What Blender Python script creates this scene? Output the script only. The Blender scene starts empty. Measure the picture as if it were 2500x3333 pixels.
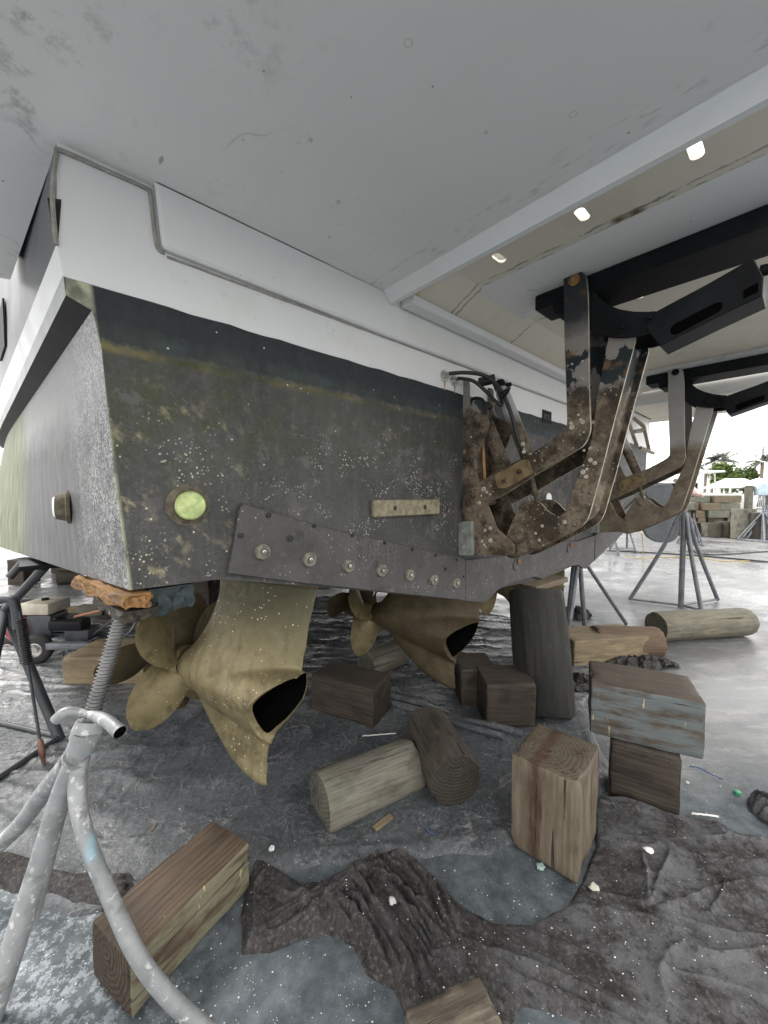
import bpy, bmesh, math, random
import numpy as np
from mathutils import Vector, Matrix
from math import sin, cos, radians, pi, tan, sqrt, atan2
random.seed(7); rng = np.random.default_rng(7)
SC = bpy.context.scene; COL = SC.collection
# ---------------------------------------------------------------- camera
H = 1.6; F = 1251.0; PITCH = radians(2.57)
cd = bpy.data.cameras.new('camera'); cam = bpy.data.objects.new('camera', cd); COL.objects.link(cam)
cd.sensor_fit = 'VERTICAL'; cd.sensor_height = 24; cd.lens = F/3333*24
cam.location = (0, 0, H); cam.rotation_euler = (pi/2-PITCH, 0, 0)
cd.clip_start = 0.02; cd.clip_end = 2000; SC.camera = cam
# ---------------------------------------------------------------- world: overcast sky
SC.view_settings.view_transform = 'Standard'; SC.view_settings.look = 'None'
SC.view_settings.gamma = 1; SC.view_settings.use_curve_mapping = False
SC.view_settings.exposure = 2.05
W = bpy.data.worlds.new('World'); SC.world = W; W.use_nodes = True
wn = W.node_tree; wn.nodes.clear()
wo = wn.nodes.new('ShaderNodeOutputWorld'); wb = wn.nodes.new('ShaderNodeBackground'); wb.inputs[1].default_value = 0.1
sky = wn.nodes.new('ShaderNodeTexSky'); sky.sky_type = 'NISHITA'; sky.sun_disc = False
SUN_EL, SUN_AZ = radians(48), radians(-62)
sky.sun_elevation = SUN_EL; sky.sun_rotation = SUN_AZ
wtc = wn.nodes.new('ShaderNodeTexCoord')
wmp = wn.nodes.new('ShaderNodeMapping'); wmp.inputs['Scale'].default_value = (1, 1, 3.0)
wn.links.new(wtc.outputs['Generated'], wmp.inputs['Vector'])
wno = wn.nodes.new('ShaderNodeTexNoise'); wno.inputs['Scale'].default_value = 2.6; wno.inputs['Detail'].default_value = 7; wno.inputs['Roughness'].default_value = .6
wn.links.new(wmp.outputs[0], wno.inputs['Vector'])
wr = wn.nodes.new('ShaderNodeValToRGB'); wr.color_ramp.elements[0].position = .33; wr.color_ramp.elements[1].position = .62
wr.color_ramp.elements[0].color = (.92, .92, .92, 1); wr.color_ramp.elements[1].color = (.95, .95, .95, 1)
wn.links.new(wno.outputs['Fac'], wr.inputs[0])
wno2 = wn.nodes.new('ShaderNodeTexNoise'); wno2.inputs['Scale'].default_value = 4.3; wno2.inputs['Detail'].default_value = 8
wn.links.new(wmp.outputs[0], wno2.inputs['Vector'])
wr2 = wn.nodes.new('ShaderNodeValToRGB'); wr2.color_ramp.elements[0].position = .40; wr2.color_ramp.elements[1].position = .56
wr2.color_ramp.elements[0].color = (1.75, 1.8, 1.88, 1); wr2.color_ramp.elements[1].color = (10.7, 10.35, 9.9, 1)
wn.links.new(wno2.outputs['Fac'], wr2.inputs[0])
wmx = wn.nodes.new('ShaderNodeMix'); wmx.data_type = 'RGBA'
wn.links.new(wr.outputs[0], wmx.inputs[0]); wn.links.new(sky.outputs[0], wmx.inputs[6]); wn.links.new(wr2.outputs[0], wmx.inputs[7])
wn.links.new(wmx.outputs[2], wb.inputs[0]); wn.links.new(wb.outputs[0], wo.inputs[0])
sd = bpy.data.lights.new('sun', 'SUN'); sd.energy = 1.1; sd.angle = radians(18); sd.color = (1, .97, .93)
so = bpy.data.objects.new('sun', sd); COL.objects.link(so)
sv = Vector((sin(SUN_AZ)*cos(SUN_EL), cos(SUN_AZ)*cos(SUN_EL), sin(SUN_EL)))   # towards the sun
so.rotation_euler = (-sv).to_track_quat('-Z', 'Y').to_euler(); so.location = (0, 0, 30)
# ---------------------------------------------------------------- measuring helpers
def ray(u, v):
    x = (u-1250)/F; z = -(v-1666.5)/F
    return Vector((x, cos(PITCH)+z*sin(PITCH), z*cos(PITCH)-sin(PITCH)))
EYE = Vector((0, 0, H))
A_ = radians(47.9)
T = Vector((sin(A_), cos(A_), 0)); AFT = Vector((cos(A_), -sin(A_), 0)); FWD = -AFT; UP = Vector((0, 0, 1))
_r = ray(422, 1921); C0 = Vector((_r.x/_r.y*1.3, 1.3, 0))
def S(s, a, z): return C0+T*s+AFT*a+UP*z          # boat frame: s across the stern, a aft, z up
def hit(u, v, O, n):
    r = ray(u, v); return EYE+r*((O-EYE).dot(n)/r.dot(n))
def tp(u, v, off=0):
    P = hit(u, v, C0+AFT*off, AFT); return ((P-C0).dot(T), P.z)
def sp(u, v, s):
    P = hit(u, v, C0+T*s, T); return ((P-C0).dot(AFT), P.z)
def zp(u, v, z): return hit(u, v, Vector((0, 0, z)), UP)
def dp(u, v, y): r = ray(u, v); return EYE+r*(y/r.y)
# ---------------------------------------------------------------- object helpers
def tag(o, label=None, cat=None, group=None, kind=None):
    if label: o['label'] = label
    if cat: o['category'] = cat
    if group: o['group'] = group
    if kind: o['kind'] = kind
    return o
def empty(name, loc, rz=0):
    o = bpy.data.objects.new(name, None); COL.objects.link(o); o.location = loc; o.rotation_euler.z = rz
    o.empty_display_size = .1; return o
def mesh(name, vs, fs, mat=None, smooth=False, mats=None, fm=None):
    me = bpy.data.meshes.new(name); me.from_pydata([tuple(v) for v in vs], [], fs)
    if mats:
        for m in mats: me.materials.append(m)
        if fm is not None: me.polygons.foreach_set('material_index', fm)
    elif mat: me.materials.append(mat)
    if smooth: me.polygons.foreach_set('use_smooth', [True]*len(me.polygons))
    me.validate(); me.update(); return me
def link(name, me, parent=None, mat=None):
    o = bpy.data.objects.new(name, me); COL.objects.link(o)
    if mat: me.materials.clear(); me.materials.append(mat)
    if parent is not None:
        o.parent = parent
        def wm(p): return (wm(p.parent) @ p.matrix_parent_inverse @ p.matrix_basis) if p.parent else p.matrix_basis.copy()
        o.matrix_parent_inverse = wm(parent).inverted()
    return o
def autosmooth(me, deg=35):
    bm = bmesh.new(); bm.from_mesh(me)
    for f in bm.faces: f.smooth = True
    for e in bm.edges:
        e.smooth = not (len(e.link_faces) == 2 and e.calc_face_angle(0) > radians(deg))
    bm.to_mesh(me); bm.free(); return me
def bm_mesh(name, bm, mat, smooth=None):
    bmesh.ops.recalc_face_normals(bm, faces=bm.faces)
    me = bpy.data.meshes.new(name); bm.to_mesh(me); bm.free(); me.materials.append(mat)
    if smooth: autosmooth(me, smooth)
    return me
def join_bm(bm, me):
    bm.from_mesh(me); return bm
def hexa(bm, P):     # P: 4 bottom ring + 4 top ring
    vs = [bm.verts.new(p) for p in P]
    for f in ((3,2,1,0),(4,5,6,7),(0,1,5,4),(1,2,6,5),(2,3,7,6),(3,0,4,7)):
        bm.faces.new([vs[i] for i in f])
    return vs
def box_me(name, x0, x1, y0, y1, z0, z1, mat, bev=0, seg=2):
    bm = bmesh.new()
    hexa(bm, [(x0,y0,z0),(x1,y0,z0),(x1,y1,z0),(x0,y1,z0),(x0,y0,z1),(x1,y0,z1),(x1,y1,z1),(x0,y1,z1)])
    if bev: bmesh.ops.bevel(bm, geom=bm.edges[:], offset=bev, segments=seg, profile=.5, affect='EDGES')
    return bm_mesh(name, bm, mat, 40 if bev else None)
def frame_box(name, fr, a0, a1, b0, b1, c0, c1, mat, bev=0):
    """box in a frame fr(a,b,c)->world"""
    bm = bmesh.new()
    hexa(bm, [fr(a0,b0,c0),fr(a1,b0,c0),fr(a1,b1,c0),fr(a0,b1,c0),fr(a0,b0,c1),fr(a1,b0,c1),fr(a1,b1,c1),fr(a0,b1,c1)])
    if bev: bmesh.ops.bevel(bm, geom=bm.edges[:], offset=bev, segments=2, profile=.5, affect='EDGES')
    return bm_mesh(name, bm, mat, 40 if bev else None)
def rounded(pts, r=.02, n=4, which=None):
    out = []; m = len(pts)
    for i in range(m):
        p0, p, p1 = Vector(pts[i-1]), Vector(pts[i]), Vector(pts[(i+1) % m])
        if which is not None and i not in which: out.append(tuple(p)); continue
        d0 = (p0-p); d1 = (p1-p); rr = min(r, d0.length*.45, d1.length*.45)
        a = p+d0.normalized()*rr; b = p+d1.normalized()*rr
        for k in range(n+1):
            t = k/n; out.append(tuple((1-t)**2*a+2*t*(1-t)*p+t*t*b))
    return out
def prism_bm(outline, fr, c0, c1, bev=0):
    from mathutils.geometry import tessellate_polygon
    bm = bmesh.new(); n = len(outline); tess = None
    if n > 30 and not bev:
        lo = [bm.verts.new(fr(x, y, c0)) for x, y in outline]; hi = [bm.verts.new(fr(x, y, c1)) for x, y in outline]
        for t in tessellate_polygon([[Vector((x, y, 0)) for x, y in outline]]):
            bm.faces.new([lo[i] for i in t][::-1]); bm.faces.new([hi[i] for i in t])
        for i in range(n): bm.faces.new((lo[i], lo[(i+1) % n], hi[(i+1) % n], hi[i]))
        return bm
    lo = [bm.verts.new(fr(x, y, c0)) for x, y in outline]; hi = [bm.verts.new(fr(x, y, c1)) for x, y in outline]
    f1 = bm.faces.new(lo[::-1]); f2 = bm.faces.new(hi)
    for i in range(n): bm.faces.new((lo[i], lo[(i+1) % n], hi[(i+1) % n], hi[i]))
    if bev:
        bmesh.ops.recalc_face_normals(bm, faces=bm.faces)
        es = list({e for f in (f1, f2) for e in f.edges})
        bmesh.ops.bevel(bm, geom=es, offset=bev, segments=1, profile=.5, affect='EDGES')
    big = [f for f in bm.faces if len(f.verts) > 4]
    bmesh.ops.triangulate(bm, faces=big, ngon_method='EAR_CLIP')
    return bm
def prism(name, outline, fr, c0, c1, mat, bev=0, smooth=30, edge=None):
    me = bm_mesh(name, prism_bm(outline, fr, c0, c1, bev), mat, smooth)
    if edge:
        me.materials.append(edge); ax = (fr(0, 0, 1)-fr(0, 0, 0)).normalized()
        for p in me.polygons:
            if abs(p.normal.dot(ax)) < .3 and p.normal.dot(AFT) > .25: p.material_index = 1
    return me
fr_S = lambda a, z, s: S(s, a, z)          # outline in (a,z), thickness across
fr_T = lambda s, z, a: S(s, a, z)          # outline in (s,z), thickness aft
fr_P = lambda s, a, z: S(s, a, z)          # outline in plan, thickness up
def tube_arr(pts, rad, n=10, cap=True):
    pts = [Vector(p) for p in pts]; m = len(pts)
    if not hasattr(rad, '__len__'): rad = [rad]*m
    vs = []; fs = []; prev = None
    for i, p in enumerate(pts):
        t = (pts[min(i+1, m-1)]-pts[max(i-1, 0)]).normalized()
        if prev is None:
            x = t.cross(Vector((0, 0, 1)));  x = x if x.length > .05 else t.cross(Vector((0, 1, 0)))
            x.normalize()
        else:
            x = (prev-t*prev.dot(t)).normalized()
        prev = x; y = t.cross(x)
        for k in range(n):
            a = 2*pi*k/n; vs.append(p+(x*cos(a)+y*sin(a))*rad[i])
    for i in range(m-1):
        for k in range(n):
            a, b = i*n+k, i*n+(k+1) % n; fs.append((a, b, b+n, a+n))
    if cap: fs.append(tuple(range(n))[::-1]); fs.append(tuple(range((m-1)*n, m*n)))
    return vs, fs
def tube(name, pts, rad, mat, n=10):
    return autosmooth(mesh(name, *tube_arr(pts, rad, n), mat), 50)
def multi(name, parts, mat, deg=50):
    V = []; Fs = []
    for vs, fs in parts:
        o = len(V); V += vs; Fs += [tuple(i+o for i in f) for f in fs]
    return autosmooth(mesh(name, V, Fs, mat), deg)
def smooth_path(P, k=6):
    P = [Vector(p) for p in P]; out = []
    for i in range(len(P)-1):
        p0, p1, p2, p3 = P[max(i-1, 0)], P[i], P[i+1], P[min(i+2, len(P)-1)]
        for j in range(k):
            t = j/k
            out.append(.5*((2*p1)+(p2-p0)*t+(2*p0-5*p1+4*p2-p3)*t*t+(3*p1-p0-3*p2+p3)*t**3))
    out.append(P[-1]); return out
def disc_arr(c, axis, prof, n=20):
    """lathe: prof list of (radius, height along axis)"""
    axis = Vector(axis).normalized(); x = axis.orthogonal().normalized(); y = axis.cross(x); c = Vector(c)
    vs = []; fs = []
    for r, h in prof:
        for k in range(n):
            a = 2*pi*k/n; vs.append(c+axis*h+(x*cos(a)+y*sin(a))*max(r, 1e-4))
    m = len(prof)
    for i in range(m-1):
        for k in range(n):
            a, b = i*n+k, i*n+(k+1) % n; fs.append((a, b, b+n, a+n))
    fs.append(tuple(range(n))[::-1]); fs.append(tuple(range((m-1)*n, m*n)))
    return vs, fs
def lathe(name, c, axis, prof, mat, n=20, deg=40):
    return autosmooth(mesh(name, *disc_arr(c, axis, prof, n), mat), deg)
# ---------------------------------------------------------------- materials
class M:
    def __init__(s, name, rough=.7, metal=0., spec=.5):
        s.m = bpy.data.materials.new(name); s.m.use_nodes = True; s.t = s.m.node_tree
        s.b = s.t.nodes['Principled BSDF']; s.b.inputs['Roughness'].default_value = rough; s.b.inputs['Metallic'].default_value = metal
        s.b.inputs['Specular IOR Level'].default_value = spec; s._h = None
    def n(s, t): return s.t.nodes.new(t)
    def put(s, inp, v):
        if isinstance(v, bpy.types.NodeSocket): s.t.links.new(v, inp)
        else:
            if isinstance(v, (tuple, list)) and len(v) == 3 and inp.type == 'RGBA': v = (*v, 1)
            inp.default_value = v
    def co(s, kind='Object', scale=(1, 1, 1), rot=(0, 0, 0), loc=(0, 0, 0)):
        c = s.n('ShaderNodeTexCoord').outputs[kind]
        if scale == (1, 1, 1) and rot == (0, 0, 0) and loc == (0, 0, 0): return c
        m = s.n('ShaderNodeMapping'); s.put(m.inputs[0], c); m.inputs['Scale'].default_value = scale; m.inputs['Rotation'].default_value = rot; m.inputs['Location'].default_value = loc
        return m.outputs[0]
    def noise(s, v, sc=5, det=5, ro=.55, dist=0):
        k = s.n('ShaderNodeTexNoise'); s.put(k.inputs['Vector'], v); k.inputs['Scale'].default_value = sc; k.inputs['Detail'].default_value = det
        k.inputs['Roughness'].default_value = ro; k.inputs['Distortion'].default_value = dist; return k.outputs['Fac']
    def vor(s, v, sc=5, feat='F1', rnd=1, out='Distance'):
        k = s.n('ShaderNodeTexVoronoi'); k.feature = feat; s.put(k.inputs['Vector'], v); k.inputs['Scale'].default_value = sc; k.inputs['Randomness'].default_value = rnd
        return k.outputs[out]
    def ramp(s, f, els, interp='LINEAR'):
        k = s.n('ShaderNodeValToRGB'); s.put(k.inputs[0], f); cr = k.color_ramp; cr.interpolation = interp
        while len(cr.elements) < len(els): cr.elements.new(.5)
        for e, (p, c) in zip(cr.elements, els):
            e.position = p; e.color = (c, c, c, 1) if not hasattr(c, '__len__') else (*c, 1)
        return k.outputs[0]
    def mix(s, f, a, b, mode='MIX'):
        k = s.n('ShaderNodeMix'); k.data_type = 'RGBA'; k.blend_type = mode; s.put(k.inputs[0], f)
        s.put(k.inputs[6], (a,)*3 if isinstance(a, (int, float)) else a); s.put(k.inputs[7], (b,)*3 if isinstance(b, (int, float)) else b); return k.outputs[2]
    def ma(s, op, a, b=0., clamp=False):
        k = s.n('ShaderNodeMath'); k.operation = op; k.use_clamp = clamp; s.put(k.inputs[0], a); s.put(k.inputs[1], b); return k.outputs[0]
    def xyz(s, v):
        k = s.n('ShaderNodeSeparateXYZ'); s.put(k.inputs[0], v); return k.outputs
    def comb(s, x, y, z):
        k = s.n('ShaderNodeCombineXYZ'); s.put(k.inputs[0], x); s.put(k.inputs[1], y); s.put(k.inputs[2], z); return k.outputs[0]
    def dot(s, v, d):
        k = s.n('ShaderNodeVectorMath'); k.operation = 'DOT_PRODUCT'; s.put(k.inputs[0], v); k.inputs[1].default_value = d; return k.outputs['Value']
    def bump(s, h, st=.5, dist=.01):
        k = s.n('ShaderNodeBump'); s.put(k.inputs['Height'], h); k.inputs['Strength'].default_value = st; k.inputs['Distance'].default_value = dist
        if s._h is not None: s.t.links.new(s._h, k.inputs['Normal'])
        s._h = k.outputs[0]; s.put(s.b.inputs['Normal'], s._h); return s
    def col(s, c): s.put(s.b.inputs['Base Color'], c); return s
    def rough(s, r): s.put(s.b.inputs['Roughness'], r); return s
def plain(name, c, rough=.6, metal=0., var=.25, sc=8, bump=.15, spec=.5):
    k = M(name, rough, metal, spec); v = k.co(); f = k.noise(v, sc, 6, .6)
    k.col(k.mix(k.ramp(f, [(.3, 0.), (.7, 1.)]), tuple(x*(1-var) for x in c), tuple(min(1, x*(1+var)) for x in c)))
    if bump: k.bump(k.noise(v, sc*12, 4, .6), bump, .003)
    return k.m
MT = {}
# boat frame coordinates inside materials (objects are built in world space)
def boat_co(k):
    v = k.co()
    return k.ma('SUBTRACT', k.dot(v, tuple(T)), C0.dot(T)), k.ma('SUBTRACT', k.dot(v, tuple(AFT)), C0.dot(AFT)), k.xyz(v)[2]
def band(k, x, a, b, soft=.05):      # 1 inside [a,b]
    lo = k.n('ShaderNodeMapRange'); lo.inputs[1].default_value = a-soft; lo.inputs[2].default_value = a+soft; k.put(lo.inputs[0], x)
    hi = k.n('ShaderNodeMapRange'); hi.inputs[1].default_value = b+soft; hi.inputs[2].default_value = b-soft; k.put(hi.inputs[0], x)
    return k.ma('MULTIPLY', lo.outputs[0], hi.outputs[0])
def m_transom():
    k = M('antifouling_transom', .62, 0, .4); s, a, z = boat_co(k); v = k.co()
    st = k.comb(s, z, a)
    stz = k.comb(k.ma('MULTIPLY', s, 1.), k.ma('MULTIPLY', z, .12), a)
    big = k.noise(st, 1.6, 6, .6); fine = k.noise(st, 26, 6, .65); streak = k.noise(stz, 26, 5, .6)
    c = k.mix(k.ramp(big, [(.3, 0.), (.7, 1.)]), (.026, .026, .025), (.078, .077, .074))
    c = k.mix(k.ma('MULTIPLY', k.ramp(streak, [(.45, 0.), (.75, 1.)]), .35), c, (.12, .12, .118))
    # dark clean strip above the scum line, turning teal low down
    zz = k.ma('ADD', z, k.ma('MULTIPLY', k.ma('SUBTRACT', fine, .5), .05))
    up = band(k, zz, 2.10, 2.4, .008)
    c = k.mix(up, c, k.mix(k.noise(stz, 12, 5), (.015, .020, .023), (.028, .034, .037)))
    teal = k.ma('MULTIPLY', band(k, zz, 2.095, 2.15, .025), k.ramp(k.noise(stz, 9, 5, .6), [(.35, 0.), (.65, .75)]))
    c = k.mix(teal, c, (.050, .070, .070))
    # algae: yellow-green line and patches strong to port
    port = k.n('ShaderNodeMapRange'); port.inputs[1].default_value = 2.6; port.inputs[2].default_value = -.1; k.put(port.inputs[0], s)
    line = band(k, zz, 2.066, 2.092, .010)
    lm = k.ma('MULTIPLY', line, k.ma('MULTIPLY', port.outputs[0], k.ramp(k.noise(st, 5, 5, .7), [(.35, .2), (.55, 1.)])))
    c = k.mix(lm, c, k.mix(k.ramp(k.noise(st, 4.5, 4), [(.42, 0.), (.6, 1.)]), (.040, .052, .010), (.20, .165, .06)))
    gcast = k.ma('MULTIPLY', k.ma('MULTIPLY', band(k, z, 1.75, 2.06, .14), port.outputs[0]), k.ramp(k.noise(st, 7, 7, .7), [(.38, .0), (.60, .8)]))
    c = k.mix(gcast, c, (.058, .062, .024))
    # slanting ochre brush-like patches
    dg = k.comb(k.ma('ADD', k.ma('MULTIPLY', s, .75), k.ma('MULTIPLY', z, .6)), k.ma('MULTIPLY', k.ma('SUBTRACT', z, k.ma('MULTIPLY', s, .8)), .42), a)
    pmask = k.n('ShaderNodeMapRange'); pmask.inputs[1].default_value = .62; pmask.inputs[2].default_value = .0; k.put(pmask.inputs[0], s)
    pm = k.ma('MULTIPLY', k.ma('MULTIPLY', k.ramp(k.noise(dg, 24, 5, .65), [(.52, 0.), (.64, 1.)]), k.ramp(k.noise(st, 6, 4), [(.46, 0.), (.6, 1.)])), k.ma('MULTIPLY', pmask.outputs[0], band(k, z, 1.2, 1.98, .08)))
    c = k.mix(k.ma('MULTIPLY', pm, .85), c, (.33, .30, .18))
    # grey flaked patches
    fl = k.ma('MULTIPLY', k.ma('SUBTRACT', 1., up), k.ma('MULTIPLY', k.ramp(k.noise(st, 9, 8, .7), [(.54, 0.), (.57, 1.)]), k.ramp(k.noise(st, 2.4, 3), [(.46, 0.), (.58, 1.)])))
    c = k.mix(k.ma('MULTIPLY', fl, .6), c, (.125, .115, .11))
    c = k.mix(k.ma('MULTIPLY', k.ma('SUBTRACT', 1., up), k.ma('MULTIPLY', k.ramp(k.noise(st, 60, 5, .7), [(.5, 0.), (.7, 1.)]), .35)), c, (.13, .13, .12))
    # barnacle specks
    vo = k.vor(st, 70); cl = k.ramp(k.noise(st, 3.4, 6, .75, .6), [(.52, 0.), (.59, 1.)])
    zl = band(k, z, 1.0, 1.88, .1)
    sp_ = k.ma('MULTIPLY', k.ma('MULTIPLY', k.ramp(vo, [(.22, 1.), (.30, 0.)]), cl), zl)
    rare = k.ma('MULTIPLY', k.ramp(k.vor(st, 30), [(.10, 1.), (.14, 0.)]), k.ramp(k.noise(st, 9, 2), [(.56, 0.), (.6, 1.)]))
    sp_ = k.ma('MAXIMUM', sp_, rare)
    mic = k.ma('MULTIPLY', k.ramp(k.vor(st, 190), [(.18, .45), (.28, 0.)]), k.ramp(k.noise(st, 2.6, 7, .75), [(.50, 0.), (.60, 1.)]))
    c = k.mix(k.ma('MULTIPLY', mic, zl), c, (.42, .42, .38))
    c = k.mix(sp_, c, k.mix(pmask.outputs[0], (.50, .49, .45), (.52, .52, .36)))
    # pale edge at the port corner
    edge = k.ma('MULTIPLY', k.ramp(k.ma('ADD', s, k.ma('MULTIPLY', k.ma('SUBTRACT', z, 1.274), .085)), [(.0, 1.), (.012, 0.)]), k.ramp(k.noise(st, 14, 4), [(.35, .3), (.6, 1.)]))
    c = k.mix(edge, c, (.45, .46, .32))
    k.col(c); k.rough(k.ramp(fine, [(.3, .5), (.7, .8)]))
    k.bump(k.ma('ADD', k.ma('MULTIPLY', sp_, 1.5), k.ma('MULTIPLY', fine, .5)), .5, .004); return k.m
def m_side():
    k = M('antifouling_side', .6, 0, .5); s, a, z = boat_co(k)
    st = k.comb(a, z, 0.); stz = k.comb(a, k.ma('MULTIPLY', z, .16), 0.)
    c = k.mix(k.ramp(k.noise(st, 3, 6), [(.3, 0.), (.7, 1.)]), (.045, .046, .048), (.085, .086, .088))
    c = k.mix(k.ma('MULTIPLY', k.ramp(k.noise(stz, 18, 5, .6), [(.42, 0.), (.7, 1.)]), .5), c, (.17, .175, .185))
    # pale salty upper band and speckled zone near the stern corner
    zz = k.ma('ADD', z, k.ma('MULTIPLY', k.ma('SUBTRACT', k.noise(st, 7, 6), .5), .25))
    c = k.mix(k.ma('MULTIPLY', band(k, zz, 1.90, 2.3, .10), .6), c, (.33, .33, .33))
    near = k.n('ShaderNodeMapRange'); near.inputs[1].default_value = -.75; near.inputs[2].default_value = -.12; k.put(near.inputs[0], a)
    squig = k.ramp(k.noise(st, 70, 3, .6, 1.5), [(.49, 0.), (.54, 1.)])
    c = k.mix(k.ma('MULTIPLY', k.ma('MULTIPLY', squig, k.ma('MULTIPLY', near.outputs[0], k.ramp(k.noise(st, 6, 6, .7), [(.36, .25), (.6, 1.)]))), .9), c, (.55, .55, .54))
    far = k.n('ShaderNodeMapRange'); far.inputs[1].default_value = -1.85; far.inputs[2].default_value = -2.3; k.put(far.inputs[0], a)
    c = k.mix(k.ma('MULTIPLY', far.outputs[0], .85), c, k.mix(k.ramp(k.noise(stz, 20, 5), [(.4, 0.), (.6, 1.)]), (.06, .085, .02), (.20, .21, .12)))
    k.col(c); k.bump(squig, .3, .002); return k.m
def m_gel(name, c=(.72, .72, .72), dirt=(.42, .40, .36), amt=.35, rough=.45, stain=True, scuff=False, bay=False):
    k = M(name, rough, 0, .5); v = k.co()
    base = k.mix(k.ramp(k.noise(v, 1.3, 5), [(.3, 0.), (.7, 1.)]), tuple(x*.94 for x in c), c)
    f = k.ma('MULTIPLY', k.ramp(k.noise(v, 2.7, 8, .68), [(.52, 0.), (.75, 1.)]), amt)
    base = k.mix(f, base, dirt)
    if stain:
        sm = k.ma('MULTIPLY', k.ramp(k.noise(v, 17, 5, .7), [(.62, 0.), (.72, 1.)]), k.ramp(k.noise(v, 1.1, 3), [(.5, 0.), (.64, .55)]))
        base = k.mix(sm, base, (.22, .21, .19))
        base = k.mix(k.ma('MULTIPLY', k.ramp(k.vor(v, 7), [(.018, 1.), (.03, 0.)]), .8), base, (.08, .08, .08))
    if bay:
        s, a, z = boat_co(k); lw = k.ma('ADD', s, k.ma('MULTIPLY', k.ma('SUBTRACT', k.noise(k.comb(s, k.ma('MULTIPLY', a, 1.5), 0.), 9, 6, .65), .5), .06))
        for s0_ in (1.585, 1.625, 2.24, 3.95):
            ln = k.ma('MULTIPLY', band(k, lw, s0_-.004, s0_+.006, .004), k.ramp(k.noise(k.comb(0., a, s0_), 7, 5, .7), [(.40, 0.), (.56, .8)])); base = k.mix(ln, base, (.10, .095, .085))
        for s0_, a0_ in ((1.60, .98), (1.605, 1.04), (3.3, .8)):
            dd_ = k.ma('ADD', k.ma('POWER', k.ma('SUBTRACT', s, s0_), 2.), k.ma('MULTIPLY', k.ma('POWER', k.ma('SUBTRACT', a, a0_), 2.), .6)); rs = k.ramp(k.ma('ADD', k.ma('SQRT', dd_), k.ma('MULTIPLY', k.noise(v, 40, 4), .012)), [(.010, 1.), (.040, 0.)])
            base = k.mix(rs, base, (.13, .06, .02))
    if scuff:
        s, a, z = boat_co(k); ps = k.n('ShaderNodeMapRange'); ps.inputs[1].default_value = .45; ps.inputs[2].default_value = -.25; k.put(ps.inputs[0], s)
        m1 = k.ma('MULTIPLY', k.ramp(k.noise(v, 13, 8, .72), [(.54, 0.), (.66, 1.)]), k.ma('MULTIPLY', ps.outputs[0], k.ramp(k.noise(v, 2.6, 4), [(.42, 0.), (.6, .8)])))
        base = k.mix(k.ma('MULTIPLY', m1, .75), base, (.20, .195, .18))
        edge = k.ma('MULTIPLY', band(k, s, 1.02, 1.13, .05), k.ramp(k.noise(k.comb(s, k.ma('MULTIPLY', a, .25), 0.), 34, 6, .7), [(.54, 0.), (.64, .4)]))
        base = k.mix(edge, base, (.30, .29, .27))
        rings_ = k.ramp(k.vor(v, 4.2), [(.040, 0.), (.048, .45), (.056, 0.)]); base = k.mix(rings_, base, (.34, .33, .30))
        nick = k.ma('MULTIPLY', k.ramp(k.vor(k.comb(s, k.ma('MULTIPLY', a, .3), z), 6.), [(.03, 1.), (.045, 0.)]), ps.outputs[0]); base = k.mix(nick, base, (.03, .03, .03))
        cr = k.ma('MULTIPLY', k.ramp(k.noise(k.co(scale=(1, 1, 1), loc=(3, 1, 0)), 1.1, 3, .5, .3), [(.4992, 0.), (.5, .3), (.5008, 0.)]), k.ramp(k.noise(v, 3, 3), [(.58, 0.), (.62, 1.)])); base = k.mix(cr, base, (.25, .25, .24))
    k.col(base); k.rough(k.ramp(k.noise(v, 6, 4), [(.3, rough-.08), (.7, rough+.15)])); k.bump(k.noise(v, 160, 3), .12, .002); return k.m
def m_fouled(name, clean=(.25, .23, .21), growth=(.055, .040, .024), light=(.19, .15, .105), zc=2.14):
    """painted / bare steel above, marine growth below the waterline"""
    k = M(name, .75, 0, .35); v = k.co(); z = k.xyz(v)[2]
    n1 = k.noise(v, 9, 8, .7); n2 = k.noise(v, 34, 6, .7)
    zz = k.ma('ADD', z, k.ma('MULTIPLY', k.ma('SUBTRACT', n1, .5), .22))
    g = k.mix(k.ramp(k.noise(v, 3.5, 7, .7), [(.44, 0.), (.56, 1.)]), growth, light); g = k.mix(k.ramp(n1, [(.38, .8), (.5, 0.)]), g, (.02, .016, .011)); g = k.mix(k.ramp(n2, [(.35, .75), (.5, 0.)]), g, (.022, .018, .013))
    g = k.mix(k.ramp(k.vor(v, 34), [(.09, 1.), (.13, 0.)]), g, (.42, .40, .36))
    paint = k.mix(k.ramp(k.noise(k.co(loc=(2, 5, 1)), 4.2, 7, .6), [(.455, 0.), (.465, 1.)]), (.014, .022, .025), k.mix(n2, clean, tuple(x*.8 for x in clean)))
    top = k.n('ShaderNodeMapRange'); top.inputs[1].default_value = 2.38; top.inputs[2].default_value = 2.52; k.put(top.inputs[0], zz)
    c = k.mix(top.outputs[0], paint, (.026, .030, .034))
    rust = k.ramp(k.noise(v, 11, 6), [(.58, 0.), (.68, .8)]); c = k.mix(rust, c, (.16, .09, .04))
    mr = k.n('ShaderNodeMapRange'); mr.inputs[1].default_value = zc-.03; mr.inputs[2].default_value = zc+.03; k.put(mr.inputs[0], zz)
    k.col(k.mix(mr.outputs[0], g, c)); k.bump(k.ma('ADD', n1, n2), .6, .004); return k.m
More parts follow.
